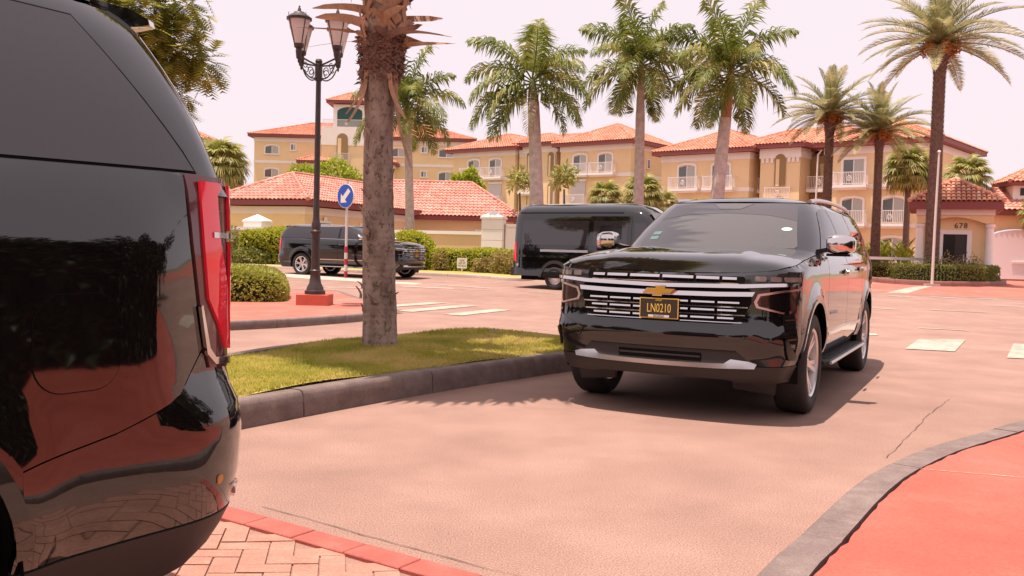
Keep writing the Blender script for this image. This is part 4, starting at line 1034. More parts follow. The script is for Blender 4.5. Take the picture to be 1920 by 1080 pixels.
# --- pinnate fronds (royal, date): one mesh for each bearing, shared by the fronds
def frond_mesh(name, L, e0, droop, m, nl=46, ll=.75, w=.05, hang=.5, vee=.35, seed=0, plum=0., sweep=0.):
    random.seed(seed); pts = []; p = Vector((0, 0, 0)); N = 14; yaw = 0.
    for i in range(N + 1):
        pts.append(p.copy()); a = R(e0 - droop*(i/N)**1.25); yaw += R(sweep)/N; p = p + Vector((math.cos(a)*math.cos(yaw), math.cos(a)*math.sin(yaw), math.sin(a))) * (L/N)
    mb = MB(); mb.tube(pts, [.035*(1 - i/N) + .006 for i in range(N+1)], 4)
    for k in range(nl):
        t = .10 + .90*(k + random.random()*.5)/nl; q = t*N; i = min(N-1, int(q)); P = pts[i].lerp(pts[i+1], q-i); T = (pts[i+1]-pts[i]).normalized()
        up = Vector((0,0,1)); S = T.cross(up).normalized(); U = S.cross(T)
        prof = math.sin(math.pi*min(1, (t*.93+.10)))**.6
        for sd in (-1, 1):
            l = ll*prof*random.uniform(.8, 1.1)
            d = (S*sd*(1.0) + T*(.55+.5*t) + U*(vee + random.uniform(-.15,.15) + (random.choice((-1, 1, 0))*plum))).normalized()
            mid = P + d*l*.5; tip = P + d*l*.95 + Vector((0,0,-1))*l*hang*random.uniform(.6, 1.2); tip = P + (tip-P).normalized()*l
            sN = d.cross(up); sN = sN.normalized() if sN.length > .01 else T
            w_ = w*random.uniform(.8,1.2)
            wv = T*w_*.5 if abs(d.dot(T)) < .85 else sN*w_*.5
            mb.add([P - wv*.4, P + wv*.4, mid - wv, mid + wv, tip], [(0,1,3,2),(2,3,4)])
    me = bpy.data.meshes.new(name); me.from_pydata([tuple(v) for v in mb.v], [], mb.f); me.materials.append(M[m]); return me
def mk_set(name, specs, m, **kw): return [frond_mesh(name, L, e, d, m, seed=i+3, **kw) for i, (L, e, d) in enumerate(specs)]
ROY = [mk_set('frond', [(3.1,82,30),(3.2,60,75),(3.2,38,95),(3.2,15,95),(3.1,-10,75),(2.9,-35,50)], 'royal_leaf', nl=72, ll=.95, w=.075, hang=.55, vee=.15, plum=.45)]
ROYD = frond_mesh('frond', 2.9, -35, 48, 'royal_dry', 40, .7, .045, .7, 0., 5, .3)
DAT = mk_set('frond', [(3.4,82,25),(3.6,62,45),(3.8,42,60),(3.9,25,60),(3.9,8,52),(3.6,-10,45)], 'date_leaf', nl=78, ll=.60, w=.048, hang=.12, vee=.42)
def put(me, parent, loc, az, sc=1., tilt=0., name='frond'):
    o = bpy.data.objects.new(name, me); o.location = loc; o.rotation_euler = (R(tilt), 0, R(az)); o.scale = (sc, sc, sc); return link(o, parent)
def royal(label, x, y, base, zc, lean, sc, seed, shaft='royal_shaft', shaft_len=1.3, group='royal palms', plan_=None, r=.30, dry=1):
    random.seed(seed); o = empty('royal_palm', (x, y, base)); tag(o, label, 'palm tree', group)
    h = zc - base; n = 26
    pts = [(lean*(i/n)**1.5*h*.1, 0, h*i/n) for i in range(n+1)]
    rad = [r*(1.15 - .35*(i/n)) * (1 + (.018 if i % 2 else 0)) for i in range(n+1)]
    i1 = int(n*(1 - shaft_len/h))
    MB().tube(pts[:i1+1], rad[:i1+1], 14).build('trunk', 'royal_trunk', o, True, 60)
    sp = pts[i1:]; MB().tube(sp, [rad[i1]*(.95 - .45*(k/(len(sp)-1))**1.5) for k in range(len(sp))], 14).build('crownshaft', shaft, o, True, 60)
    T = Vector(pts[-1])
    for (lev, az) in plan_ or [(0,20),(0,200),(1,70),(1,160),(1,250),(1,340),(2,20),(2,110),(2,200),(2,290),(3,60),(3,150),(3,240),(3,330),(4,10),(4,100),(4,190),(4,280),(5,55),(5,235)]:
        put(ROY[0][lev], o, T - Vector((0,0,.05*lev)), az + random.uniform(-14, 14), sc*random.uniform(.88, 1.08), random.uniform(-12, 12))
    for k in range(dry): put(ROYD, o, T - Vector((0,0,.3)), 265 + 50*k, sc*.95)
    for k in range(2):                                   # flower stalk tufts under the shaft
        mb = MB(); a0 = 0 if k else math.pi
        for q in range(26):
            d = Vector((math.cos(a0), random.uniform(-.3,.3), random.uniform(-.7,.6))).normalized(); b = Vector(pts[i1]) + Vector((math.cos(a0)*.22, 0, .1)); leaf(mb, b + d*.1, (d + rv()*.3).normalized(), rv(), random.uniform(.3,.6)*sc, .06)
        mb.build('flower_stalk', 'royal_leaf', o)
    return o
royal('royal palm with yellowing upper fronds and a brown hanging frond behind the van', 1.16, 44, gz(44), 9.3, -.5, 1.22, 31, 'royal_shaft', .9, plan_=[(0,80),(1,10),(1,175),(1,260),(2,165),(2,20),(2,300),(3,200),(3,340),(4,185),(4,215),(4,350),(4,315),(5,200),(5,335),(5,160)], r=.32)
royal('royal palm with bare grey shaft and two tufts behind the van roof', 6.16, 46, gz(46), 10.6, -.1, 1.22, 32, 'royal_trunk', 2.3, dry=0, r=.25)
royal('royal palm with rust red crownshaft behind the windscreen of the LN0210 suv', 9.45, 44, gz(44), 10.0, .6, 1.25, 33, 'rust_shaft', 2.0, dry=0, r=.31)
royal('royal palm rising beyond the tiled low roof behind the big palm trunk', -5.75, 52, gz(52), 9.3, -.4, 1.2, 34, 'royal_shaft', 1.0, r=.24, dry=0)
def date_palm(label, x, y, base, zc, r, sc, seed, lean=0.):
    random.seed(seed); o = empty('date_palm', (x, y, base)); tag(o, label, 'palm tree', 'date palms')
    h = zc - base; n = int(h/.11)
    tr = MB(); pts = []; rad = []
    for i in range(n+1):
        t = i/n; rr = r*(1.0 + (.45*sm((t-.86)/.12)) - .15*sm((t-.2)/.5)); pts.append((lean*t*t*h*.05, 0, h*t)); rad.append(rr*.92)
    tr.tube(pts, rad, 14); tr.build('trunk', 'date_trunk', o, True, 60)
    sc_ = MB()
    for i in range(n):                                  # leaf-base scales
        t = i/n; m_ = 11
        for k in range(m_):
            a = 2*math.pi*(k + (i % 2)*.5)/m_ ; rr = rad[i]; c, s = math.cos(a), math.sin(a); w_ = rr*.27; P = pts[i]
            sc_.add([(P[0]+c*rr-s*w_, s*rr+c*w_, P[2]-.02), (P[0]+c*rr+s*w_, s*rr-c*w_, P[2]-.02), (P[0]+c*(rr+.055*(1+2*sm((t-.86)/.1))), s*(rr+.055*(1+2*sm((t-.86)/.1))), P[2]+.10)], [(0,1,2)])
    tag(sc_.build('leaf_base', 'date_trunk', o), kind='stuff')
    T = Vector(pts[-1])
    for lev, cnt in ((0,4),(1,7),(2,9),(3,10),(4,10),(5,6)):
        for k in range(cnt): put(DAT[lev], o, T, 360*k/cnt + lev*23 + random.uniform(-12,12), sc*random.uniform(.88,1.08), random.uniform(-8,8))
    for k in range(6):
        a = 2*math.pi*k/6 + .4; mb = MB(); c = T + Vector((math.cos(a)*.62*sc, math.sin(a)*.62*sc, -.18))
        mb.tube([T, T + Vector((math.cos(a)*.45*sc, math.sin(a)*.45*sc, .25)), c], .02, 5)
        for q in range(170):
            d = rv(); p = c + Vector((d.x*.26*sc, d.y*.26*sc, d.z*.38*sc))*random.uniform(.5, 1); s_ = .035*sc
            mb.add([p+Vector((s_,0,0)), p+Vector((-s_*.5,s_*.8,0)), p+Vector((-s_*.5,-s_*.8,0)), p+Vector((0,0,s_*1.3)), p-Vector((0,0,s_*1.3))], [(0,1,3),(1,2,3),(2,0,3),(1,0,4),(2,1,4),(0,2,4)])
        mb.build('fruit_cluster', 'date_fruit', o)
    return o
date_palm('tall date palm with orange fruit in the planter before the gatehouse door', 19.05, 42.3, gz(42) + .1, 11.0, .32, 1.02, 41)
date_palm('date palm with orange fruit beside the recessed entrance of the tan building', 17.45, 52, gz(52), 9.2, .29, .92, 42)
date_palm('date palm with fruit clusters beside the fan palm and white barrier arm', 19.85, 51, gz(51), 8.2, .26, .88, 43)

# --- fan palms
def fan_mesh(seed, R_=.75, pet=.7, droop=35, m='fan_leaf', seg=26):
    random.seed(seed); mb = MB(); pts = []; p = Vector((0,0,0))
    for i in range(7): pts.append(p.copy()); a = R(20 - droop*i/6); p = p + Vector((math.cos(a), 0, math.sin(a)))*pet/6
    mb.tube(pts, .014, 4); H_ = pts[-1]; T = (pts[-1]-pts[-2]).normalized(); S = Vector((0,1,0)); U = S.cross(T)*-1
    for k in range(seg):
        th = R(-125 + 250*k/(seg-1)); d = T*math.cos(th) + S*math.sin(th); L = R_*random.uniform(.85,1.08)*(1-.15*abs(th)/2.2)
        d1 = (d + U*.12*(1 if k % 2 else .3)).normalized(); w_ = T*(-math.sin(th)) + S*math.cos(th); w_ *= .036*R_/.75
        m1 = H_ + d1*L*.55; tip = H_ + d1*L*.8 + Vector((0,0,-1))*L*random.uniform(.25,.5)
        mb.add([H_ - w_*.3, H_ + w_*.3, m1 - w_*1.2, m1 + w_*1.2, tip], [(0,1,3,2),(2,3,4)])
    me = bpy.data.meshes.new('fan_leaf'); me.from_pydata([tuple(v) for v in mb.v], [], mb.f); me.materials.append(M[m]); return me
FAN = [fan_mesh(i, droop=25+12*i) for i in range(4)]
def fan_palm(label, x, y, base, zc, sc, n, seed, r=.15, group='fan palms', fans=None, trunk='sabal_trunk'):
    random.seed(seed); o = empty('fan_palm', (x, y, base)); tag(o, label, 'palm tree', group)
    h = zc - base
    MB().tube([(0,0,h*i/10) for i in range(11)], [r*(1.15-.25*i/10) for i in range(11)], 12).build('trunk', trunk, o, True, 60)
    for k in range(n):
        t = (k + .5)/n; el = 78 - 118*t**.8; az = k*137.5 + random.uniform(-12,12)
        q = bpy.data.objects.new('fan_leaf', (fans or FAN)[k % len(fans or FAN)]); q.location = (0, 0, h + .15*(1-t)); q.rotation_euler = (random.uniform(-.3,.3), -R(el), R(az)); q.scale = (sc,)*3; link(q, o)
    return o
fan_palm('fan palm with a slim trunk left of the gatehouse', 22.78, 54, gz(54), 6.3, 1.35, 46, 51, .17)
fan_palm('fan palm whose crown tops out behind the gatehouse roof', 28.1, 58, gz(58), 6.3, 1.35, 36, 52)
fan_palm('fan palm beside the near suv tail lamp and the low tiled roof', -19.6, 62, gz(62), 6.2, 1.75, 46, 53, .2)
fan_palm('low fan palm left of the bare grey royal palm shaft', 5.9, 60, gz(60), 4.6, 1.1, 34, 54)
fan_palm('low fan palm directly behind the bare grey royal palm shaft', 8.0, 58, gz(58), 4.7, 1.25, 40, 55)
fan_palm('low fan palm beside the dark cycad and the van roof', 9.6, 60, gz(60), 4.2, 1.0, 30, 56)
fan_palm('fan palm at the far edge of the white arched gate', 30.3, 53.5, gz(53), 4.0, 1.1, 34, 57)
# cycad behind the roof of the front suv
cy = empty('cycad', (10.6, 50, gz(50))); tag(cy, 'dark cycad with stiff spreading fronds above the suv roof', 'plant')
MB().tube([(0,0,0),(0,0,3.5)], .14, 8).build('trunk', 'bark', cy)
CYF = frond_mesh('frond', 1.7, 35, 40, 'tree_leaf', 40, .28, .05, .1, .1, 9)
for k in range(12): put(CYF, cy, (0,0,3.5), 30*k, random.uniform(.85,1.1))
# frangipani / papaya beside the first royal palm
for i, (x, y, z, lab) in enumerate(((.35, 62, 5.9, 'small leafy tree left of the first royal palm trunk'), (3.3, 62, 6.2, 'small leafy tree with yellow leaves right of the first royal palm trunk'))):
    o = empty('small_tree', (x, y, gz(y))); tag(o, lab, 'tree')
    MB().tube([(0,0,0),(.1,0,2.5),(0,.1,z-1)], [.12,.09,.06], 7).build('trunk', 'bark', o)
    foliage('crown', s_ell((0,0,z-.2), .8, .8, .7, -.8, .15, .35), 260, .5, .16, 'fan_leaf', o, .5, 60+i)
# trees behind the low tiled roof and at the building
for x, y, rx, h, m, lab in ((-16.2, 80, 3.4, 8.2, 'bright_leaf', 'broad green tree top between the low tiled roof and the far tan building'), (-4.4, 86, 1.5, 8.2, 'bright_leaf', 'yellow green shrub top behind the ridge of the low tiled roof')):
    o = empty('garden_tree', (x, y, gz(y))); tag(o, lab, 'tree')
    MB().tube([(0,0,0),(0,0,h*.6)], [.25,.15], 8).build('trunk', 'bark', o)
    foliage('crown', s_ell((0,0,h*.72), rx, rx*.6, h*.28, -.9, .10, .2), 3800, .42, .2, m, o, .5, 70)
# lush plants by the barrier
def lush(label, x, y, n, h, seed, m='bright_leaf'):
    random.seed(seed); o = empty('foliage_plant', (x, y, gz(y))); tag(o, label, 'plant', 'broad leaved plants behind the barrier'); mb = MB()
    for k in range(n):
        a = random.uniform(0, 6.28); b = Vector((math.cos(a)*random.uniform(0,.35), math.sin(a)*random.uniform(0,.35), 0)); d = Vector((math.cos(a)*.45, math.sin(a)*.45, 1)).normalized()
        t = b + d*h*random.uniform(.45,.8); mb.tube([b, t], .012, 4); leaf(mb, t, (d + Vector((math.cos(a), math.sin(a), 0))*.6).normalized(), Vector((0,0,1)), h*random.uniform(.35,.5), .19)
    mb.build('leaves', m, o); return o
for i in range(9): lush('bright green broad leaved plant in the bed behind the barrier arm', 17.4 + .85*i*.78, 53.0 - .15*i + random.uniform(-.3,.3), 26, 1.7 + .25*(i % 3), 80+i)
for i in range(3): lush('dark broad leaved plant against the tan wall behind the barrier', 21.0 + 1.0*i, 55.5, 14, 2.4, 95+i, 'tree_leaf')
hedge('low hedge strip behind the barrier arm', 18.2, 50.2, 0, 4.5, 1.0, .75, 3200, 'dark_hedge_leaf', seed=97, L=.10, W=.06)
# planter before the gatehouse
PK = [(24.6,47.0),(24.0,45.2),(23.2,43.6),(22.2,42.2),(20.9,40.9),(19.5,39.9),(18.5,39.5),(17.5,39.9),(17.0,41.0),(16.9,42.6),(17.2,44.5),(17.8,47.5)]
mat('planter_kerb', (.26,.115,.095), .8, var=.15, scale=3)
PKr = PK[::-1]
kerb(PKr, .18, .22, 1.6, m='planter_kerb', name='planter_kerb', bev=.02)
tag(sheet('planter_bed', [(x, y) for x, y in offset_path(resample(catmull(PKr, 4), .8), -.16)], 'soil', res=1.5, zf=lambda x, y: (x, y, gz(y) + .17)), kind='structure')
def path_hedge(label, path, w, h, n, m, seed, z):
    random.seed(seed); P = resample(catmull(path, 5), .1); o = empty('hedge', (path[0][0], path[0][1], z)); tag(o, label, 'hedge'); ox, oy = path[0]
    mb = MB(); core = MB()
    for _ in range(n):
        i = random.randrange(1, len(P)-1); t = Vector((P[i+1][0]-P[i-1][0], P[i+1][1]-P[i-1][1], 0)).normalized(); s = Vector((-t.y, t.x, 0)); a = random.uniform(-.15, 1.15)*math.pi
        nn = s*math.cos(a) + Vector((0,0,1))*max(-.2, math.sin(a)); ca_, sa_ = math.cos(a), math.sin(a)
        p = Vector((P[i][0]-ox, P[i][1]-oy, 0)) + s*math.copysign(abs(ca_)**.45, ca_)*w/2 + Vector((0,0,1))*(h*(.5 + .5*math.copysign(abs(sa_)**.5, sa_)))
        p.z = max(.02, p.z + random.gauss(0,.02)); 
        if random.random() < .45: p.z = random.uniform(.02, h); 
        leaf(mb, p, (nn*.6 + rv()*.6).normalized(), nn + rv()*.4, .085*random.uniform(.7,1.2), .05)
    for i in range(0, len(P), 4):
        t = Vector((P[min(i+1,len(P)-1)][0]-P[max(i-1,0)][0], P[min(i+1,len(P)-1)][1]-P[max(i-1,0)][1], 0)).normalized(); s = Vector((-t.y, t.x, 0)); c = Vector((P[i][0]-ox, P[i][1]-oy, 0))
        q = c - s*w*.36; r_ = c + s*w*.36; core.v += [tuple(q), tuple(q + Vector((0,0,h*.85))), tuple(r_ + Vector((0,0,h*.85))), tuple(r_)]
    k = len(core.v)//4
    for i in range(k-1):
        for j in range(3): core.f.append((i*4+j, i*4+j+1, (i+1)*4+j+1, (i+1)*4+j))
    core.f += [(0,1,2,3), (4*k-4,4*k-3,4*k-2,4*k-1)]
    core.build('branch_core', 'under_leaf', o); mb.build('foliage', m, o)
path_hedge('low clipped hedge round the planter before the gatehouse', [(18.0,43.2),(17.75,41.7),(18.2,40.6),(19.0,40.3),(20.0,40.8),(21.3,42.0),(22.3,43.3)], .75, .72, 9000, 'dark_hedge_leaf', 99, gz(41) + .15)
for i, (x, y) in enumerate(((18.6,41.7),(19.3,41.4),(20.3,42.2),(21.0,42.9),(21.6,43.5))):
    shrub('straggly pink flowering shrub inside the planter hedge', x, y, .45, .45, 1.15 + .1*(i % 2), 260, 'flower_shrub_leaf', 'shrub', 'flowering shrubs in the planter', .12, .06, gz(41)+.15, 110+i)

# --- the big sabal palm on the island
bp = empty('sabal_palm', (-1.41, 9.97, .18)); tag(bp, 'thick rough barked palm trunk with dry leaf boots on the grass island', 'palm tree')
random.seed(5); tr = MB(); N, K = 70, 36
def trad(z): return interp([(0,.205),(.08,.19),(.3,.178),(1.0,.172),(1.9,.158),(2.5,.150),(2.75,.17),(3.1,.20),(3.6,.21),(5.8,.20)], z)
def tcx(z): return -.05*math.sin(min(z, 3.)/3*math.pi*.6) + .07*sm((z-2.8)/1.6)
for i in range(N+1):
    z = 5.8*i/N
    for k in range(K):
        a = 2*math.pi*k/K; rr = trad(z)*(1 + .035*math.sin(a*3+z*2.1) + random.gauss(0,.016) + (.02 if i % 5 == 0 else 0)); tr.v.append((tcx(z) + rr*math.cos(a), rr*math.sin(a), z))
for i in range(N):
    for k in range(K): tr.f.append((i*K+k, i*K+(k+1) % K, (i+1)*K+(k+1) % K, (i+1)*K+k))
tr.build('trunk', 'palm_bark', bp, True, 70)
# fibrous collar
fb = MB()
for _ in range(800):
    a = random.uniform(0, 6.28); z = random.uniform(2.85, 3.36); r_ = trad(z)*1.02; P = Vector((tcx(z)+r_*math.cos(a), r_*math.sin(a), z)); nn = Vector((math.cos(a), math.sin(a), 0)); leaf(fb, P, (Vector((-math.sin(a), math.cos(a), 0))*random.uniform(-1,1) + Vector((0,0,random.uniform(-.8,.8))) + nn*.35).normalized(), nn, random.uniform(.05,.13), .03)
fb.build('fibre_collar', 'boot_dark', bp)
def boot(z0, a0, sw_, rise, out, w0, tipw, m, down=0.):
    mb = MB(); n = 9
    for i in range(n+1):
        t = i/n; a = a0 + sw_*t; z = z0 + rise*t - down*t**2.2; r_ = trad(min(z0,5.7)) + .015 + out*max(0, t-.30)**1.5*1.7
        nn = Vector((math.cos(a), math.sin(a), 0)); tz = Vector((-math.sin(a), math.cos(a), 0)); P = Vector((tcx(z0), 0, 0)) + nn*r_ + Vector((0,0,z))
        T = (tz*sw_*r_ + Vector((0,0,rise - 2.2*down*t))).normalized(); W = nn.cross(T).normalized()*(w0*(1-t) + tipw*t)*.5 * (1 - .7*max(0, t-.9)/.1)
        th = nn*(.014*(1-t)+.005); cup = nn*.012
        mb.v += [tuple(P - W - cup), tuple(P + th), tuple(P + W - cup), tuple(P - th*.6)]
    for i in range(n):
        for k in range(4): mb.f.append((i*4+k, i*4+(k+1) % 4, (i+1)*4+(k+1) % 4, (i+1)*4+k))
    mb.f += [(3,2,1,0), (n*4, n*4+1, n*4+2, n*4+3)]
    return mb.build('leaf_boot', m, bp, True, 50)
k = 0
for lev in range(14):
    for j in range(9):
        a = 2*math.pi*(j + .5*(lev % 2))/9 + random.uniform(-.12,.12); z = 3.20 + lev*.15 + random.uniform(-.03,.03)
        sgn = 1 if (j + lev) % 2 else -1
        boot(z, a, sgn*random.uniform(.6,1.1), random.uniform(.20,.30), random.choice((.08,.12,.20,.36,.55)), random.uniform(.12,.16), random.uniform(.03,.06), 'boot' if random.random() < .85 else 'boot_dark', random.uniform(.0,.14))
for a in (R(-10), R(20), R(195), R(-40), R(165)):          # boots that stick far out
    for z in (3.25, 3.75): boot(z + random.uniform(-.1,.2), a + random.uniform(-.3,.3), random.uniform(-.3,.3), .18, random.uniform(.45,.75), .09, .02, 'boot', random.uniform(.05,.25))
for a, ln in ((R(-52), .50), (R(-28), 1.0), (R(-132), .55), (R(-148), .45)):                 # dry straps hanging down the trunk
    boot(2.95, a, (.35 if a > R(-90) else -.35), -ln, .16, .07, .06, 'boot')
for _ in range(46):                                          # torn splinters on the trunk
    z = random.uniform(.35, 2.4); a = random.uniform(-2.7, -.4); boot(z, a, random.uniform(-.15,.15), random.uniform(.05,.14), random.uniform(.0,.07), random.uniform(.02,.05), .008, 'palm_bark')
for a, z in ((R(188), .55),): boot(z, a, .05, .13, .06, .03, .005, 'palm_bark')
BIGF = [fan_mesh(70+i, 1.35, 1.85, 40+14*i, 'fan_leaf', 34) for i in range(4)]
for k in range(32):
    t = (k+.5)/32; el = 70 - 80*t; az = k*137.5
    q = bpy.data.objects.new('fan_leaf', BIGF[k % 4]); q.location = (tcx(5.5), 0, 5.75 + .2*(1-t)); q.rotation_euler = (random.uniform(-.25,.25), -R(el), R(az)); link(q, bp)

# --- feathery tree beyond the near suv, top left
def feather_tree(label, x, y, base, blobs, n, seed, m='tree_leaf', trunk=((0,0,0),(0,0,6)), r=.22, L=.34, W=.12, name='feathery_tree', group=None):
    random.seed(seed); o = empty(name, (x, y, base)); tag(o, label, 'tree', group)
    tk = MB(); tk.tube(trunk, [r*(1-.5*i/(len(trunk)-1)) for i in range(len(trunk))], 9)
    top = Vector(trunk[-1])
    for (cx, cy, cz, br) in blobs: tk.tube([top, (top + Vector((cx, cy, cz)))/2 + Vector((0,0,.2)), (cx, cy, cz)], [r*.4, r*.22, .02], 6)
    tk.build('trunk', 'bark', o)
    cr = MB()
    wts = [b[3]**2 for b in blobs]
    for _ in range(n):
        cx, cy, cz, br = random.choices(blobs, wts)[0]; nn = rv(); p = Vector((cx, cy, cz)) + nn*br*random.random()**.4
        d = (nn*.5 + rv()*.5 + Vector((0,0,-.25))).normalized(); l = L*random.uniform(.7,1.3); s = d.cross(Vector((0,0,1))); s = s.normalized() if s.length > .01 else Vector((1,0,0))
        # a compound leaf: short leaflets either side of a stalk
        for q in range(6):
            c = p + d*l*(q+1)/6 + Vector((0,0,-.04*q*q*l/6)); ll = W*2.2*math.sin(math.pi*(q+1.3)/7.5)
            for sd in (-1, 1):
                e = (s*sd + d*.5).normalized(); w_ = d*l*.075; cr.add([c - w_, c + w_, c + e*ll + Vector((0,0,-.01))], [(0,1,2)])
    cr.build('crown', m, o); return o
feather_tree('feathery leaved tree above the rear of the near suv', -10.0, 22.5, gz(22), [(-.2,0,7.2,1.2),(.9,-.3,6.6,1.0),(1.7,0,6.0,.75),(2.35,.1,5.6,.5),(1.3,.2,5.3,.55),(1.75,0,4.75,.42),(2.0,-.1,6.9,.6),(-1.2,.3,6.3,1.2),(.3,0,5.9,.8),(1.9,0,4.35,.28),(-1.8,0,7.6,1.4)], 2700, 61, trunk=((-.6,0,-.1),(-.5,0,2.4),(0,0,4.6)))
for i, y in enumerate((-3.4, -.2, 2.8, 5.6)): hedge('unseen hedge added to darken the reflection in the near suv door', 5.5 + .25*i, y - 1.5, 84, 3.1, 1.6, 2.7, 3200, 'canopy_leaf', group='unseen hedges added to darken the near suv', seed=400+i, L=.2, W=.12, r=.5, z=.11)  # added out of frame, stands in for shaded ground reflected in the near suv
# --- trees outside the frame whose dark crowns show in the car paint
OUT = [(-30,-16),(-24,-22),(-16,-24),(-9,-26),(3,-26),(10,-24),(17,-22),(25,-17),(30,-8),(-30,-6),(-26,4),(-30,11),(-27,18),(-36,24),(-40,14),(-38,2),(-46,8),(-22,-2),(17,6),(20.5,10.5),(22,15),(15,0),(18.5,-5),(-12,-10),(-17,-4),(-4,-17)]
for i, (x, y) in enumerate(OUT):
    random.seed(200+i); bl = [(random.uniform(-2.2,2.2), random.uniform(-2.2,2.2), random.uniform(1.6,5.4), random.uniform(1.0,1.8)) for _ in range(11)]
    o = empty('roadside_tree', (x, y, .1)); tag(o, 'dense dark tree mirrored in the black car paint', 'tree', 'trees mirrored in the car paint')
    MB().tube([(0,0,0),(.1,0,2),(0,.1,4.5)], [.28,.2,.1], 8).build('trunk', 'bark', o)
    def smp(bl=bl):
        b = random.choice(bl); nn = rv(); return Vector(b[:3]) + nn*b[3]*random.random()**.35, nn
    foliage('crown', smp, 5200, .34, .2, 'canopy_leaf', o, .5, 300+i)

# ================================================================== buildings
def plaster(name, col, var=.08): mat(name, col, .85, var=var, scale=.7, bump=.12, bscale=60)
plaster('tan_wall', (.80,.585,.335), .05); plaster('tan_wall_warm', (.80,.595,.345), .05); plaster('white_trim', (.84,.77,.72), .04); plaster('garden_wall', (.66,.45,.255), .06)
mat('fascia_red', (.23,.055,.050), .6); mat('pane', (.10,.105,.105), .08, ior=1.7); mat('curtain', (.42,.40,.36), .35, ior=1.6); mat('shutter_white', (.60,.55,.53), .6)
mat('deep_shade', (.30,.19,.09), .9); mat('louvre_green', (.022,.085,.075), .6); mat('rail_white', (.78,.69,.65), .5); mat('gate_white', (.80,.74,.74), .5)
mat('number_dark', (.03,.02,.018), .5); mat('door_dark', (.02,.016,.015), .1, ior=1.7)
def tile_mat(name, a, b, c, d):
    m = bpy.data.materials.new(name); m.use_nodes = True; nt = m.node_tree; bs = nt.nodes['Principled BSDF']
    tc = nt.nodes.new('ShaderNodeTexCoord'); vr = nt.nodes.new('ShaderNodeTexVoronoi'); vr.inputs['Scale'].default_value = 3.2; nt.links.new(tc.outputs['Object'], vr.inputs['Vector'])
    n = nt.nodes.new('ShaderNodeTexNoise'); n.inputs['Scale'].default_value = .6; n.inputs['Detail'].default_value = 6; nt.links.new(tc.outputs['Object'], n.inputs['Vector'])
    sp = nt.nodes.new('ShaderNodeSeparateColor'); nt.links.new(vr.outputs['Color'], sp.inputs[0])
    ad = nt.nodes.new('ShaderNodeMath'); ad.operation = 'MULTIPLY_ADD'; ad.inputs[1].default_value = .45; nt.links.new(sp.outputs[0], ad.inputs[0])
    h = nt.nodes.new('ShaderNodeMath'); h.operation = 'MULTIPLY'; h.inputs[1].default_value = .55; nt.links.new(n.outputs['Fac'], h.inputs[0]); nt.links.new(h.outputs[0], ad.inputs[2])
    rp = ramp(nt, [(.2, a), (.42, b), (.6, c), (.8, d)]); nt.links.new(ad.outputs[0], rp.inputs['Fac']); nt.links.new(rp.outputs[0], bs.inputs['Base Color']); bs.inputs['Roughness'].default_value = .8
    M[name] = m
tile_mat('roof_tile', (.44,.16,.095), (.53,.215,.13), (.60,.27,.175), (.64,.35,.25))
tile_mat('roof_tile_pink', (.46,.165,.12), (.54,.215,.16), (.59,.27,.21), (.62,.34,.27))
def slope(mb, A, U, W, S, kl, kr, run, tile=.30, course=.36, amp=.06):
    """tiled slope: A eave corner, U along the eave, W up the slope (unit), L,S lengths; kl/kr hip rates per slope metre"""
    N = U.cross(W).normalized()
    if N.z < 0: N = -N
    L = run; rows = max(1, int(round(S/course))); c = S/rows; st = tile/6
    for i in range(rows):
        b0, b1 = i*c, (i+1)*c; l0, r0, l1, r1 = kl*b0, L-kr*b0, kl*b1, L-kr*b1
        if r0 - l0 < .02: break
        k0, k1 = int(math.floor(l0/st)), int(math.ceil(r0/st)); base = len(mb.v); n = 0
        for k in range(k0, k1+1):
            a = max(l0, min(r0, k*st)); ph = (k*st % tile)/tile; h = amp*(math.sqrt(max(0, 1-((ph-.5)/.34)**2)) if abs(ph-.5) < .34 else -.12)
            a1 = max(min(l1, r1), min(max(l1, r1), a))
            mb.v += [tuple(A + U*a + W*b0 + N*(h + .0)), tuple(A + U*a + W*b0 + N*(h + .055)), tuple(A + U*a1 + W*(b1+.01) + N*(h + .008))]; n += 1
        for k in range(n-1):
            q = base + 3*k; mb.f += [(q, q+3, q+4, q+1), (q+1, q+4, q+5, q+2)]
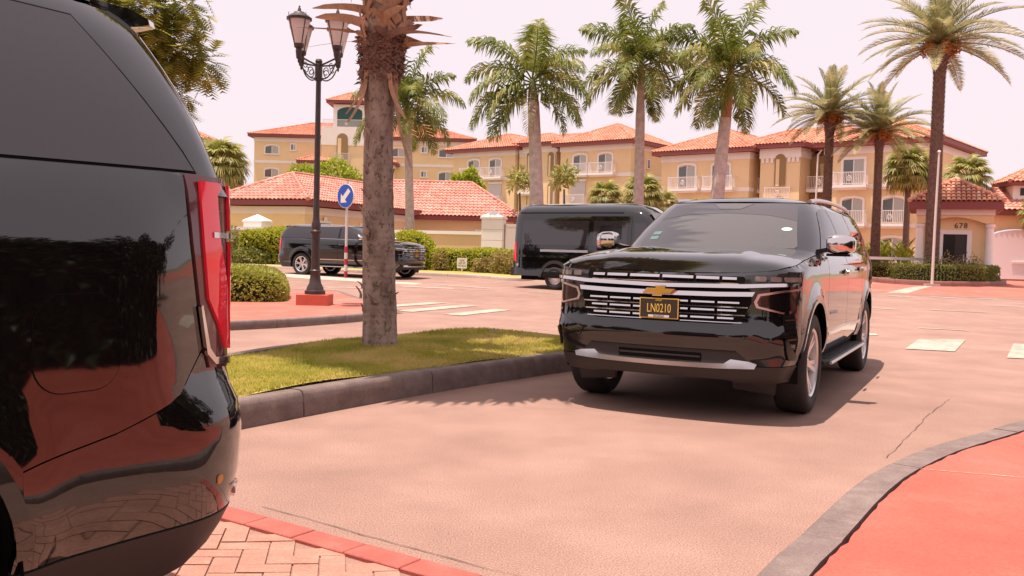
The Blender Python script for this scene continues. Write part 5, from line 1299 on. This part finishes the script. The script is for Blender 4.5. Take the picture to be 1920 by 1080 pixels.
def hip_roof(parent, x0, x1, y0, y1, z, pitch=24, m='roof_tile', name='roof', fascia=.32, tile=.30, skip_back=True, course=.36):
    w, d = x1-x0, y1-y0; hr = min(w, d)/2; rise = hr*math.tan(R(pitch)); sl = hr/math.cos(R(pitch)); cp, spn = math.cos(R(pitch)), math.sin(R(pitch))
    mb = MB(); k = cp
    slope(mb, Vector((x0,y0,z)), Vector((1,0,0)), Vector((0,cp,spn)), sl, k, k, w, tile, course)
    slope(mb, Vector((x1,y0,z)), Vector((0,1,0)), Vector((-cp,0,spn)), sl, k, k, d, tile, course)
    slope(mb, Vector((x0,y1,z)), Vector((0,-1,0)), Vector((cp,0,spn)), sl, k, k, d, tile, course)
    slope(mb, Vector((x1,y1,z)), Vector((-1,0,0)), Vector((0,-cp,spn)), sl, k, k, w, tile, course)
    rf = mb.build(name, m, parent)
    tag(rf, kind='stuff')
    if w >= d: R0, R1 = Vector((x0+hr, y0+hr, z+rise)), Vector((x1-hr, y0+hr, z+rise))
    else: R0, R1 = Vector((x0+hr, y0+hr, z+rise)), Vector((x0+hr, y1-hr, z+rise))
    rc = MB(); up = Vector((0,0,.05))
    cs_ = [(Vector((x0,y0,z)), R0), (Vector((x1,y0,z)), R1 if w >= d else R0), (Vector((x0,y1,z)), R0 if w >= d else R1), (Vector((x1,y1,z)), R1)]
    for a, b in cs_ + ([(R0, R1)] if (R1-R0).length > .1 else []):
        n = max(2, int((b-a).length/.38))
        for i in range(n): rc.tube([a.lerp(b, i/n)+up, a.lerp(b, (i+1.08)/n)+up], [.125, .10], 7)
    rc.build('ridge_cap', m, rf, True, 50)
    f = MB()
    for (a0, a1, b0, b1) in ((x0+.02,x1-.02,y0+.02,y0+.12),(x0+.02,x1-.02,y1-.12,y1-.02),(x0+.02,x0+.12,y0+.125,y1-.125),(x1-.12,x1-.02,y0+.125,y1-.125)): f.box(a0, a1, b0, b1, z-fascia, z-.01)
    f.build('fascia', 'fascia_red', rf)
    MB().add([(x0+.05,y0+.05,z-fascia+.02),(x1-.05,y0+.05,z-fascia+.02),(x1-.05,y1-.05,z-fascia+.02),(x0+.05,y1-.05,z-fascia+.02)], [(3,2,1,0)]).build('soffit', 'fascia_red', rf)
    return rf
def arch_pts(x0, x1, z0, z1, rise, n=8):
    """rectangle whose head is a segmental arch of the given rise"""
    c = (x0+x1)/2; hw_ = (x1-x0)/2
    return [(x0, z0), (x1, z0)] + [(c + hw_*math.cos(math.pi*k/n), z1 - rise + rise*math.sin(math.pi*k/n)) for k in range(n+1)]
def prism(mb, pts, y0, y1):
    """extrude an x-z outline (counter clockwise seen from -y) from y0 (front) to y1"""
    n = len(pts); b = len(mb.v); mb.v += [(x, y0, z) for x, z in pts] + [(x, y1, z) for x, z in pts]
    mb.f.append(tuple(b+i for i in range(n))); mb.f.append(tuple(b+n+i for i in range(n))[::-1])
    for i in range(n): j = (i+1) % n; mb.f.append((b+i, b+n+i, b+n+j, b+j))
    return mb
def ring(mb, out, inn, y0, y1):
    n = len(out); b = len(mb.v)
    for P, y in ((out, y0), (inn, y0), (out, y1), (inn, y1)): mb.v += [(x, y, z) for x, z in P]
    for i in range(n):
        j = (i+1) % n
        mb.f += [(b+i, b+j, b+n+j, b+n+i), (b+i, b+2*n+i, b+2*n+j, b+j), (b+n+i, b+n+j, b+3*n+j, b+3*n+i)]
    return mb
def window(parent, x0, x1, z0, z1, y=0., arched=True, door=False, trim=.16, name='window'):
    rise = .22*(x1-x0)/1.6 if arched else .001
    inn = arch_pts(x0, x1, z0, z1 + (0 if arched else 0), rise, 8); out = arch_pts(x0-trim, x1+trim, z0-(trim*.7 if not door else 0), z1+trim*1.1, rise+.05 if arched else .001, 8)
    w = ring(MB(), out, inn, y-.09, y+.02).build(name, 'white_trim', parent)
    xm = (x0+x1)/2
    prism(MB(), [(x0,z0),(xm-.03,z0),(xm-.03,z1-rise*.25),(x0+.02,z1-rise)], y-.03, y-.01).build('window_pane', 'pane', w)
    prism(MB(), [(xm+.03,z0),(x1,z0),(x1-.02,z1-rise),(xm+.03,z1-rise*.25)], y-.035, y-.01).build('window_pane', 'curtain', w)
    MB().box(xm-.035, xm+.035, y-.06, y-.02, z0, z1-.02).build('mullion', 'white_trim', w)
    if not door: MB().box(x0-trim*1.2, x1+trim*1.2, y-.16, y-.092, z0-.16, z0-.02).build('sill', 'white_trim', w)
    return w
def railing(parent, x0, x1, y0, y1, z, h=1.0, sides=True, gap=.13):
    mb = MB(); mb.box(x0, x1, y0, y0+.05, z+h-.05, z+h); mb.box(x0, x1, y0, y0+.05, z+.06, z+.11)
    n = max(2, int((x1-x0)/gap))
    for k in range(n+1): x = x0 + (x1-x0-.035)*k/n; mb.box(x, x+.035, y0+.005, y0+.04, z+.11, z+h-.05)
    c = (x0+x1)/2
    for a, b in ((-.14,.14),): mb.tube([(c + .17*math.cos(R(t)), y0+.0, z+h*.5 + .2*math.sin(R(t))) for t in range(0, 361, 45)], .025, 5)
    mb.tube([(c + .08*math.cos(R(t)), y0+.0, z+h*.5 + .09*math.sin(R(t))) for t in range(0, 361, 60)], .025, 5)
    for x in (x0, x1-.06): mb.box(x, x+.06, y0-.005, y0+.055, z, z+h+.05)
    if sides:
        for x in (x0+.01, x1-.05): mb.box(x, x+.04, y0+.06, y1, z+h-.05, z+h)
        m_ = max(1, int((y1-y0)/gap))
        for x in (x0+.01, x1-.045):
            for k in range(1, m_): yy = y0 + (y1-y0)*k/m_; mb.box(x, x+.035, yy, yy+.03, z+.05, z+h-.05)
    return mb.build('railing', 'rail_white', parent)
def balcony(parent, x0, x1, z, y=0., d=.75):
    b = MB().box(x0-.05, x1+.05, y-d, y+.01, z-.22, z).build('balcony', 'white_trim', parent); MB().box(x0+.05, x1-.05, y-d+.12, y-.005, z-.36, z-.223).build('balcony_bracket', 'white_trim', b)
    railing(b, x0, x1, y-d+.03, y, z); return b
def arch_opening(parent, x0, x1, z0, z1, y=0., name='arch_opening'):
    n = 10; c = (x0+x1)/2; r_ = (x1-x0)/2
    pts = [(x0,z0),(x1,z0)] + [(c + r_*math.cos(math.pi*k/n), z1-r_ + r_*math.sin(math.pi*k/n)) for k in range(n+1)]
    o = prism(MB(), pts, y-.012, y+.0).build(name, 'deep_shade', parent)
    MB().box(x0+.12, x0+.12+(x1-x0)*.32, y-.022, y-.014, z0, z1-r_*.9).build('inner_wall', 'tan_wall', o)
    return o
def brackets(parent, x0, x1, z, y, n):
    for k in range(n):
        x = x0 + (x1-x0)*(k+.5)/n; MB().box(x-.11, x+.11, y-.05, y+.02, z-.38, z).build('corbel', 'white_trim', parent)

# ---------- right-hand tan building with the recessed entrance
rb = empty('apartment_building', (13.2, 84, gz(84)), R(-40)); tag(rb, 'tan apartment building with terracotta roof and arched tower behind the gatehouse', 'building')
Z0 = gz(84)
def zz(z): return z - Z0
wl = MB().box(0, 8.5, 0, 14, -.5, zz(10.0)).build('wall', 'tan_wall', rb)
wr = MB().box(14.95, 23.3, 0, 11, -.5, zz(10.0)).build('wall', 'tan_wall', rb)
MB().box(8.5, 14.95, 3.2, 12, -.5, zz(10.0)).build('wall', 'tan_wall', rb)
tw = MB().box(9.35, 12.8, .3, 3.2, -.5, zz(10.2)).build('tower', 'tan_wall_warm', rb)
for p, a, b, y in ((wl, -.06, 8.56, -.06), (wr, 14.89, 23.36, -.06)):
    MB().box(a, b, y, y+1.0, zz(9.45), zz(10.02)).build('frieze', 'white_trim', p)
    MB().box(a, b, y, y+1.0, zz(6.72), zz(7.06)).build('string_course', 'white_trim', p)
    MB().box(a, b, y, y+1.0, zz(3.70), zz(4.02)).build('string_course', 'white_trim', p)
MB().box(22.9, 23.37, .95, 11.05, zz(9.45), zz(10.02)).build('frieze', 'white_trim', wr)
MB().box(9.28, 12.87, .22, 3.1, zz(9.42), zz(10.22)).build('frieze', 'white_trim', tw); brackets(tw, 9.4, 10.6, zz(9.42), .25, 3); brackets(tw, 11.7, 12.8, zz(9.42), .25, 3)
arch_opening(tw, 10.65, 11.60, zz(7.1), zz(9.75), .215)
arch_opening(tw, 10.65, 11.60, zz(3.9), zz(6.3), .29)
railing(tw, 9.9, 12.1, .05, .28, zz(6.05), .95, False)
# corridor recesses either side of the tower
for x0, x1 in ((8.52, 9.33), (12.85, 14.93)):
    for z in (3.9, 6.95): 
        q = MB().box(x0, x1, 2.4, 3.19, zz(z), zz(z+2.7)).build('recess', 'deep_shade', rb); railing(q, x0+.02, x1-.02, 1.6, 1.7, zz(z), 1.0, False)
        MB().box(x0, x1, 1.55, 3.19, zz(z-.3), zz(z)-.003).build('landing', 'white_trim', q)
MB().tube([(14.6,.2,zz(9.9)),(14.35,.1,zz(9.5)),(14.3,.1,zz(4))], .07, 6).build('downpipe', 'rail_white', rb)
window(wl, 1.8, 3.4, zz(7.1), zz(9.15), 0, True, True); balcony(wl, 1.1, 4.0, zz(7.05))
window(wl, 5.1, 6.7, zz(7.1), zz(9.15), 0, True, True); balcony(wl, 4.5, 7.3, zz(7.05))
window(wr, 16.5, 18.1, zz(7.05), zz(9.0), 0, False, True, .2); balcony(wr, 15.95, 18.5, zz(7.0))
window(wr, 19.9, 21.5, zz(7.05), zz(9.0), 0, False, True, .2); balcony(wr, 19.3, 22.0, zz(7.0))
window(wr, 16.5, 18.1, zz(4.15), zz(6.0), 0, True, True); balcony(wr, 15.95, 18.5, zz(4.0))
window(wr, 19.65, 21.2, zz(4.15), zz(6.0), 0, True, True); balcony(wr, 19.1, 21.7, zz(4.0))
window(wr, 19.6, 21.3, zz(1.2), zz(2.95), 0, True); window(wr, 16.5, 18.1, zz(1.2), zz(2.95), 0, True)
for x in (1.8, 5.1): window(wl, x, x+1.6, zz(4.1), zz(6.0), 0, True, True); balcony(wl, x-.6, x+2.2, zz(4.0))
hip_roof(rb, -.7, 9.2, -.7, 15, zz(10.35), 24); hip_roof(rb, 3, 19.5, 2.2, 13.5, zz(10.40), 22, name='main_roof'); hip_roof(rb, 14.2, 24.0, -.7, 12, zz(10.35), 24)
hip_roof(rb, 8.8, 13.4, -.35, 4.4, zz(10.55), 25, name='tower_roof')
# ---------- middle tan building
mb_ = empty('apartment_building', (-6.8, 102.7, gz(99)), R(-38)); tag(mb_, 'tan apartment building with paired balconies behind the first royal palm', 'building')
w1 = MB().box(0, 8.6, 0, 12, -.5, zz(11.7)).build('wall', 'tan_wall', mb_)
w2 = MB().box(14.4, 22.6, 0, 7.5, -.5, zz(11.7)).build('wall', 'tan_wall', mb_)
MB().box(8.6, 14.4, 3, 12, -.5, zz(11.7)).build('wall', 'tan_wall', mb_)
t2 = MB().box(8.85, 13.6, .4, 3, -.5, zz(12.0)).build('tower', 'tan_wall_warm', mb_)
for p, a, b in ((w1, -.06, 8.66), (w2, 14.34, 22.66)):
    MB().box(a, b, -.06, .9, zz(11.2), zz(11.72)).build('frieze', 'white_trim', p); MB().box(a, b, -.06, .9, zz(8.60), zz(8.95)).build('string_course', 'white_trim', p)
MB().box(22.2, 22.67, .85, 7.55, zz(11.2), zz(11.72)).build('frieze', 'white_trim', w2); MB().box(22.2, 22.67, .85, 7.55, zz(8.6), zz(8.95)).build('string_course', 'white_trim', w2)
MB().box(8.8, 13.66, .33, 2.9, zz(11.35), zz(12.02)).build('frieze', 'white_trim', t2); brackets(t2, 8.9, 9.9, zz(11.35), .36, 3)
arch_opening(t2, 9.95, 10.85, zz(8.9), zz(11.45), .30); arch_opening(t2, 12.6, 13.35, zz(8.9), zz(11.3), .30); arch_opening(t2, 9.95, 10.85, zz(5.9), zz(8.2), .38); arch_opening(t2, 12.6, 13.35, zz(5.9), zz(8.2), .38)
balcony(t2, 9.3, 11.6, zz(7.3), .4, .7)
q = MB().box(13.65, 14.38, 2.2, 2.98, zz(8.9), zz(11.4)).build('recess', 'deep_shade', mb_); railing(q, 13.68, 14.36, 1.6, 1.7, zz(8.9), 1., False)
MB().tube([(13.9,.3,zz(11.6)),(13.5,.25,zz(11.1)),(13.48,.25,zz(5))], .07, 6).build('downpipe', 'rail_white', mb_)
for p, x in ((w1, 2.25), (w1, 5.25), (w2, 16.05), (w2, 19.0)):
    window(p, x, x+1.5, zz(8.95), zz(10.85), 0, True, True); balcony(p, x-.75, x+2.0, zz(8.95))
for p, x in ((w1, 5.2), (w2, 15.85)):
    s_ = MB().box(x, x+1.7, -.10, .01, zz(5.9), zz(8.2)).build('shutter', 'shutter_white', p)
    for k in range(9): MB().box(x+.03, x+1.67, -.115, -.10, zz(5.95+.25*k), zz(6.15+.25*k)).build('shutter_slat', 'shutter_white', s_)
    MB().box(x-.08, x+1.78, -.16, .01, zz(8.2)+.003, zz(8.45)).build('shutter_head', 'white_trim', s_)
    railing(s_, x-.6, x+2.0, -.8, 0, zz(5.9))
hip_roof(mb_, -.7, 9.3, -.7, 13, zz(12.0), 22); hip_roof(mb_, 4, 20, 2.5, 12, zz(12.05), 22, name='main_roof'); hip_roof(mb_, 13.7, 23.3, -.7, 9, zz(12.0), 25); hip_roof(mb_, 8.3, 14.2, -.25, 4.5, zz(12.3), 25, name='tower_roof')
sm_w = MB()
win_side = empty('side_window', (22.63, 3.2, 0), R(90), mb_)
MB().box(-.28,.28,-.09,.02,zz(9.5),zz(10.5)).build('frame', 'white_trim', win_side); MB().box(-.17,.17,-.11,-.092,zz(9.6),zz(10.4)).build('window_pane', 'pane', win_side)
# ---------- far left tan building with the belvedere
lb = empty('apartment_building', (-33.3, 119, gz(119)), 0); tag(lb, 'far tan apartment building with a green louvred belvedere tower', 'building')
lw = MB().box(0, 27.6, 0, 12, -.5, zz(14.8)).build('wall', 'tan_wall', lb)
MB().box(-.06, 27.66, -.06, 1, zz(14.3), zz(14.82)).build('frieze', 'white_trim', lw)
for a, b in ((-.06, 8.8), (15.0, 27.66)): MB().box(a, b, -.06, 1, zz(11.55), zz(11.9)).build('string_course', 'white_trim', lw)
tw3 = MB().box(8.85, 14.9, -1.2, 3, -.5, zz(16.0)).build('tower', 'tan_wall_warm', lb)
MB().box(8.75, 15.0, -1.3, 2.9, zz(13.9), zz(16.1)).build('frieze', 'white_trim', tw3)
arch_opening(tw3, 10.75, 12.15, zz(12.1), zz(15.4), -1.32); arch_opening(tw3, 10.75, 12.15, zz(8.9), zz(12.0), -1.215); railing(tw3, 10.5, 12.4, -1.5, -1.25, zz(11.9), 1.0, False); railing(tw3, 10.5, 12.4, -1.5, -1.25, zz(8.9), 1.0, False)
railing(tw3, 8.9, 14.9, -1.2, -1.0, zz(16.1), 1.05, False)
bv = MB().box(10.0, 14.2, 0, 3.6, zz(16.0), zz(19.2)).build('belvedere', 'white_trim', lb)
lo = prism(MB(), arch_pts(10.5, 13.7, zz(16.4), zz(18.9), .7, 10), -.03, .0).build('louvre', 'louvre_green', bv)
for k in range(9): MB().box(10.55, 13.65, -.06, -.032, zz(16.45+.24*k), zz(16.45+.24*k+.10)).build('louvre_slat', 'louvre_green', lo)
hip_roof(lb, 9.2, 15.0, -.8, 4.4, zz(19.6), 27, name='belvedere_roof'); hip_roof(lb, -.7, 28.3, -.7, 13, zz(15.15), 19)
for x, w_, z0, z1 in ((1.43,1.65,12.77,13.8),(4.7,.55,13.3,13.97),(1.41,1.7,9.8,10.85),(23.6,1.8,12.87,13.9),(21.36,.6,13.4,14.05),(23.6,1.75,9.8,10.95),(21.36,.6,10.3,10.95),(17.5,1.7,12.8,13.85),(4.7,.55,10.3,10.95)):
    window(lw, x, x+w_, zz(z0), zz(z1), 0, w_ > 1, False, .15)
for x in (6.4, 15.2): 
    c = MB().box(x, x+3.0, -2.4, -.06, zz(11.2), zz(11.45)).build('porch', 'white_trim', lb); hip_roof(c, x-.4, x+3.4, -2.8, .2, zz(11.75), 25, name='porch_roof')
    for xx in (x+.1, x+2.7): MB().box(xx, xx+.25, -2.3, -2.05, -.5, zz(11.2)-.003).build('column', 'white_trim', c)
# ---------- low annex with the long tiled roof behind the garden wall
an = empty('annex_building', (-11.08, 50, gz(50)), R(68.3)); tag(an, 'low tan building with long salmon tiled roof behind the garden wall', 'building')
# local x runs from the near corner along the long receding side
MB().box(.6, 19.8, .6, 6.0, -.3, 3.15).build('wall', 'tan_wall', an)
ml = an.children[0]
MB().box(.54, 19.86, .54, 6.06, 2.75, 3.16).build('frieze', 'white_trim', ml)
hip_roof(an, 0, 20.4, 0, 6.6, 3.5, 27, 'roof_tile_pink', fascia=.30, tile=.27)
for x in (2.5, 7.0, 12.5, 17.0):
    w_ = empty('window', (x, .6, 0), 0, an); MB().box(-.7,.7,-.08,.01,1.35,2.45).build('frame', 'white_trim', w_); MB().box(-.55,.55,-.10,-.082,1.5,2.3).build('window_pane', 'pane', w_); MB().box(-.15,.15,-.13,-.082,2.452,2.65).build('keystone', 'white_trim', w_)
an2 = empty('annex_wing', (-13.5, 62, gz(60)), 0); tag(an2, 'tiled wing at the end of the low tan building beside the white pillar', 'building')
MB().box(.6, 13.5, .6, 6.6, -.3, 3.0).build('wall', 'tan_wall', an2); hip_roof(an2, 0, 14.1, 0, 7.2, 3.24, 34, 'roof_tile_pink', fascia=.30, tile=.27)
q = empty('window', (11.5, .6, 0), 0, an2); MB().box(-.6,.6,-.08,.01,1.5,2.4).build('frame', 'white_trim', q); MB().box(-.45,.45,-.10,-.082,1.6,2.25).build('window_pane', 'pane', q)
far_roof = empty('far_house', (-44, 90, gz(90)), 0); tag(far_roof, 'house whose orange roof edge shows beside the near suv rear pillar', 'building')
MB().box(0, 14, 0, 8, -.3, 10.6).build('wall', 'tan_wall', far_roof); hip_roof(far_roof, -.6, 14.6, -.6, 8.6, 11.0, 22)
for x in (1.5, 5.5, 10.5):
    for z in (2.0, 5.2, 8.2): window(far_roof.children[0], x, x+1.6, z, z+1.4, 0, True)
# ---------- garden wall with coping and pillars
def wall_run(name, label, a, b, h, th, m='garden_wall', cop=.16):
    L = math.hypot(b[0]-a[0], b[1]-a[1]); o = empty(name, (a[0], a[1], gz((a[1]+b[1])/2)), math.atan2(b[1]-a[1], b[0]-a[0])); tag(o, label, 'wall')
    MB().box(0, L, -th/2, th/2, -.1, h).build('wall_body', m, o); MB().box(0, L, -th/2-.06, th/2+.06, h+.002, h+cop).build('coping', 'white_trim', o); return o
wall_run('garden_wall', 'long tan garden wall with white coping behind the hedges', (-22, 49.5), (-1.45, 43.5), 1.74, .25)
def pillar(label, x, y, w, h, rz):
    o = empty('gate_pillar', (x, y, gz(y)), R(rz)); tag(o, label, 'pillar')
    n = int(h/.42)
    for k in range(n): MB().box(-w/2, w/2, -w/2, w/2, h*k/n + .008, h*(k+1)/n - .008).build('stone_course', 'white_trim', o)
    MB().box(-w/2+.015, w/2-.015, -w/2+.015, w/2-.015, -.1, h).build('core', 'garden_wall', o)
    MB().box(-w/2-.06, w/2+.06, -w/2-.06, w/2+.06, h+.002, h+.10).build('cap_slab', 'white_trim', o)
    MB().add([(-w/2-.04,-w/2-.04,h+.102),(w/2+.04,-w/2-.04,h+.102),(w/2+.04,w/2+.04,h+.102),(-w/2-.04,w/2+.04,h+.102),(0,0,h+.42)], [(0,1,4),(1,2,4),(2,3,4),(3,0,4)]).build('cap', 'white_trim', o)
pillar('white block pillar with pyramid cap beside the van tail lamp', -.92, 43.6, .98, 2.5, -10)
pillar('white pillar cap rising over the garden wall beside the tall hedge', -13.1, 47.6, 1.0, 2.15, -16)
wall_run('white_wall', 'white blockwork wall running from the pillar behind the van', (-.4, 43.6), (8.5, 46.5), 2.15, .3, 'white_trim', .14)
# ---------- gatehouse 678
for nm, c in (('tile_a', (.52,.20,.12)), ('tile_b', (.58,.26,.165)), ('tile_c', (.45,.16,.10)), ('tile_d', (.60,.32,.22))): mat(nm, c, .8, var=.15, scale=4)
gh_ = empty('gatehouse', (18.96, 44.6, gz(43) + .15), R(-24)); tag(gh_, 'small tan gatehouse numbered 678 with round white columns and tiled roof', 'building')
W_, D_ = 3.95, 4.4
zb_ = 4.08 - gz(43) - .15
core = MB().box(.45, W_-.45, .95, D_-.3, -.1, 3.12).build('wall', 'tan_wall', gh_)
MB().box(.28, W_-.28, .38, D_-.2, 3.122, 3.42).build('architrave', 'white_trim', gh_)
# spandrel with a shallow arch between the columns
npt = 14; c0 = W_/2
sp_ = [(.62 + (W_-1.24)*k/npt, 2.72 + .30*math.sin(math.pi*k/npt)) for k in range(npt+1)]
prism(MB(), sp_ + [(W_-.33, 2.72), (W_-.33, 3.12), (.33, 3.12), (.33, 2.72)], .50, .85).build('arch_head', 'tan_wall', gh_)
for x in (.46, W_-.46):
    col = MB().lathe([(.25,-.1),(.25,.10),(.21,.14),(.19,.18),(.185,1.4),(.165,2.5),(.20,2.54),(.22,2.60),(.22,2.70)], 24, c=(x,.68,0)).build('column', 'white_trim', gh_, True, 35)
t = text_mesh('678', .36, .012, 'number_dark', gh_, 'house_number', 1.0, 1.12); t.rotation_euler = (math.pi/2, 0, 0); t.location = (W_/2+.28, .935, 2.62)
dr = empty('door', (W_/2+.05, .95, 0), 0, gh_)
ring(MB(), [(-.72,-.05),(.72,-.05),(.72,2.42),(-.72,2.42)], [(-.52,0),(.52,0),(.52,2.22),(-.52,2.22)], -.10, .01).build('door_frame', 'white_trim', dr)
MB().box(-.52,.0,-.05,-.02,.0,2.22).build('door_pane', 'door_dark', dr); MB().box(.0,.52,-.04,-.02,.0,2.22).build('door_leaf', 'number_dark', dr)
MB().tube([(.40,-.05,.85),(.40,-.11,.88),(.40,-.11,1.22),(.40,-.05,1.25)], .02, 6).build('handle', 'rail_white', dr)
# real roof tiles on the two slopes in view, one object each
x0, x1, y0, y1, ze, pit = -.05, W_+.05, 0., D_+.3, zb_, 30.
rt = empty('roof', (0,0,0), 0, gh_)
f = MB()
for (a0, a1, b0, b1) in ((x0,x1,y0,y0+.12),(x0,x1,y1-.12,y1),(x0,x0+.12,y0+.122,y1-.122),(x1-.12,x1,y0+.122,y1-.122)): f.box(a0, a1, b0, b1, ze-.36, ze-.02)
f.build('fascia', 'fascia_red', rt)
MB().add([(x0+.05,y0+.05,ze-.33),(x1-.05,y0+.05,ze-.33),(x1-.05,y1-.05,ze-.33),(x0+.05,y1-.05,ze-.33)], [(3,2,1,0)]).build('soffit', 'fascia_red', rt)
hw_ = (x1-x0)/2; ris = hw_*math.tan(R(pit)); apx0, apx1 = Vector((x0+hw_, y0+hw_, ze+ris)), Vector((x0+hw_, max(y1-hw_, y0+hw_+.01), ze+ris))
MB().add([(x0,y0,ze-.02),(x1,y0,ze-.02),(x1,y1,ze-.02),(x0,y1,ze-.02),tuple(apx0),tuple(apx1)], [(0,1,4),(1,2,5,4),(2,3,5),(3,0,4,5)]).build('roof_deck', 'tile_c', rt)
TW, TL = .215, .33
tm = MB(); nn_ = 7
for e in (0, 1):
    for k in range(nn_): a = math.pi*k/(nn_-1); rr = (.105 if e == 0 else .088); tm.v.append((rr*math.cos(a), (0 if e == 0 else TL+.04), .085*math.sin(a)*(1 if e == 0 else .85) + (.045 if e == 0 else .005)))
for e in (0,):
    for k in range(nn_): a = math.pi*k/(nn_-1); tm.v.append((.088*math.cos(a), 0, .066*math.sin(a) + .045))
for k in range(nn_-1): tm.f += [(k+1, k, nn_+k, nn_+k+1), (k, k+1, 2*nn_+k+1, 2*nn_+k)]
def tile_mesh(m):
    me = bpy.data.meshes.new('roof_tile'); me.from_pydata(tm.v, [], tm.f); me.materials.append(M[m]); shade(me, 50); return me
TM = [tile_mesh('tile_' + q) for q in 'abcd']
random.seed(77)
cp, spn = math.cos(R(pit)), math.sin(R(pit))
def lay(A, U, Wd, L, name):
    N = U.cross(Wd).normalized(); S = hw_/cp; rows = int(S/TL)
    for i in range(rows):
        b = i*TL - .03; l, r_ = b*cp, L - b*cp; n = int((L)/TW)
        for k in range(n):
            a = TW*(k+.5) + (L - n*TW)/2
            if a < l+.02 or a > r_-.02: continue
            o = bpy.data.objects.new('roof_tile', random.choice(TM)); link(o, rt)
            mt = Matrix((U, Wd, N)).transposed().to_4x4(); mt.translation = A + U*a + Wd*b + N*.01; o.matrix_local = mt
lay(Vector((x0,y0,ze)), Vector((1,0,0)), Vector((0,cp,spn)), x1-x0, 'f')
lay(Vector((x1,y0,ze)), Vector((0,1,0)), Vector((-cp,0,spn)), y1-y0, 'r')
lay(Vector((x0,y1,ze)), Vector((0,-1,0)), Vector((cp,0,spn)), y1-y0, 'l')
capm = MB()
for a, b in ((Vector((x0,y0,ze)), apx0), (Vector((x1,y0,ze)), apx0), (Vector((x0,y1,ze)), apx1), (Vector((x1,y1,ze)), apx1)):
    n = 7
    for i in range(n): 
        q = MB().tube([a.lerp(b, i/n) + Vector((0,0,.07)), a.lerp(b, (i+1.1)/n) + Vector((0,0,.07))], [.12, .095], 9).build('ridge_tile', 'tile_' + random.choice('abcd'), rt, True, 50)
MB().box(W_-.44, W_-.36, 1.9, 2.7, .6, 2.4).build('side_window_trim', 'white_trim', gh_)
# ---------- white arched gate and its house on the far right
ga = empty('gate_arch', (27.0, 56.0, gz(56)), R(-8)); tag(ga, 'tan arched gateway with tiled roof and small cupola beside the gatehouse', 'building')
n = 16; c0, r0 = 3.3, 2.35
op = [(c0 + r0*math.cos(math.pi*k/n), 2.1 + 1.0*math.sin(math.pi*k/n)) for k in range(n+1)]
aw = prism(MB(), [(c0+r0,-.1),(7.6,-.1),(7.6,3.9),(-.2,3.9),(-.2,-.1),(c0-r0,-.1)] + op[::-1], 0, .6).build('wall', 'tan_wall', ga)
hip_roof(ga, -.4, 8.0, -.4, 5.0, 4.2, 27, 'roof_tile_pink', fascia=.3)
cu = MB().box(3.1, 5.4, .9, 3.0, 4.9, 5.75).build('cupola', 'white_trim', ga); MB().box(3.5, 5.0, .87, .90, 5.15, 5.6).build('cupola_vent', 'number_dark', cu); hip_roof(cu, 2.7, 5.8, .4, 3.4, 5.95, 30, 'roof_tile', fascia=.2)
gt = empty('white_gate', (27.0, 55.55, gz(56)), R(-8)); tag(gt, 'plain white panelled gate under the tan arch', 'gate')
gp = [(c0 + (r0-.05)*math.cos(math.pi*k/n), 2.05 + 1.0*math.sin(math.pi*k/n)) for k in range(n+1)]
prism(MB(), [(c0-r0+.05,.12),(c0+r0-.05,.12)] + gp, .15, .30).build('panel', 'gate_white', gt)
MB().box(c0-.6, c0+1.8, .09, .147, 1.02, 1.14).build('rail', 'rail_white', gt)
shrub('small yellow plant at the foot of the white gate', 27.6, 54.6, .35, .35, .6, 200, 'dry_shrub_leaf', seed=131, z=gz(55))
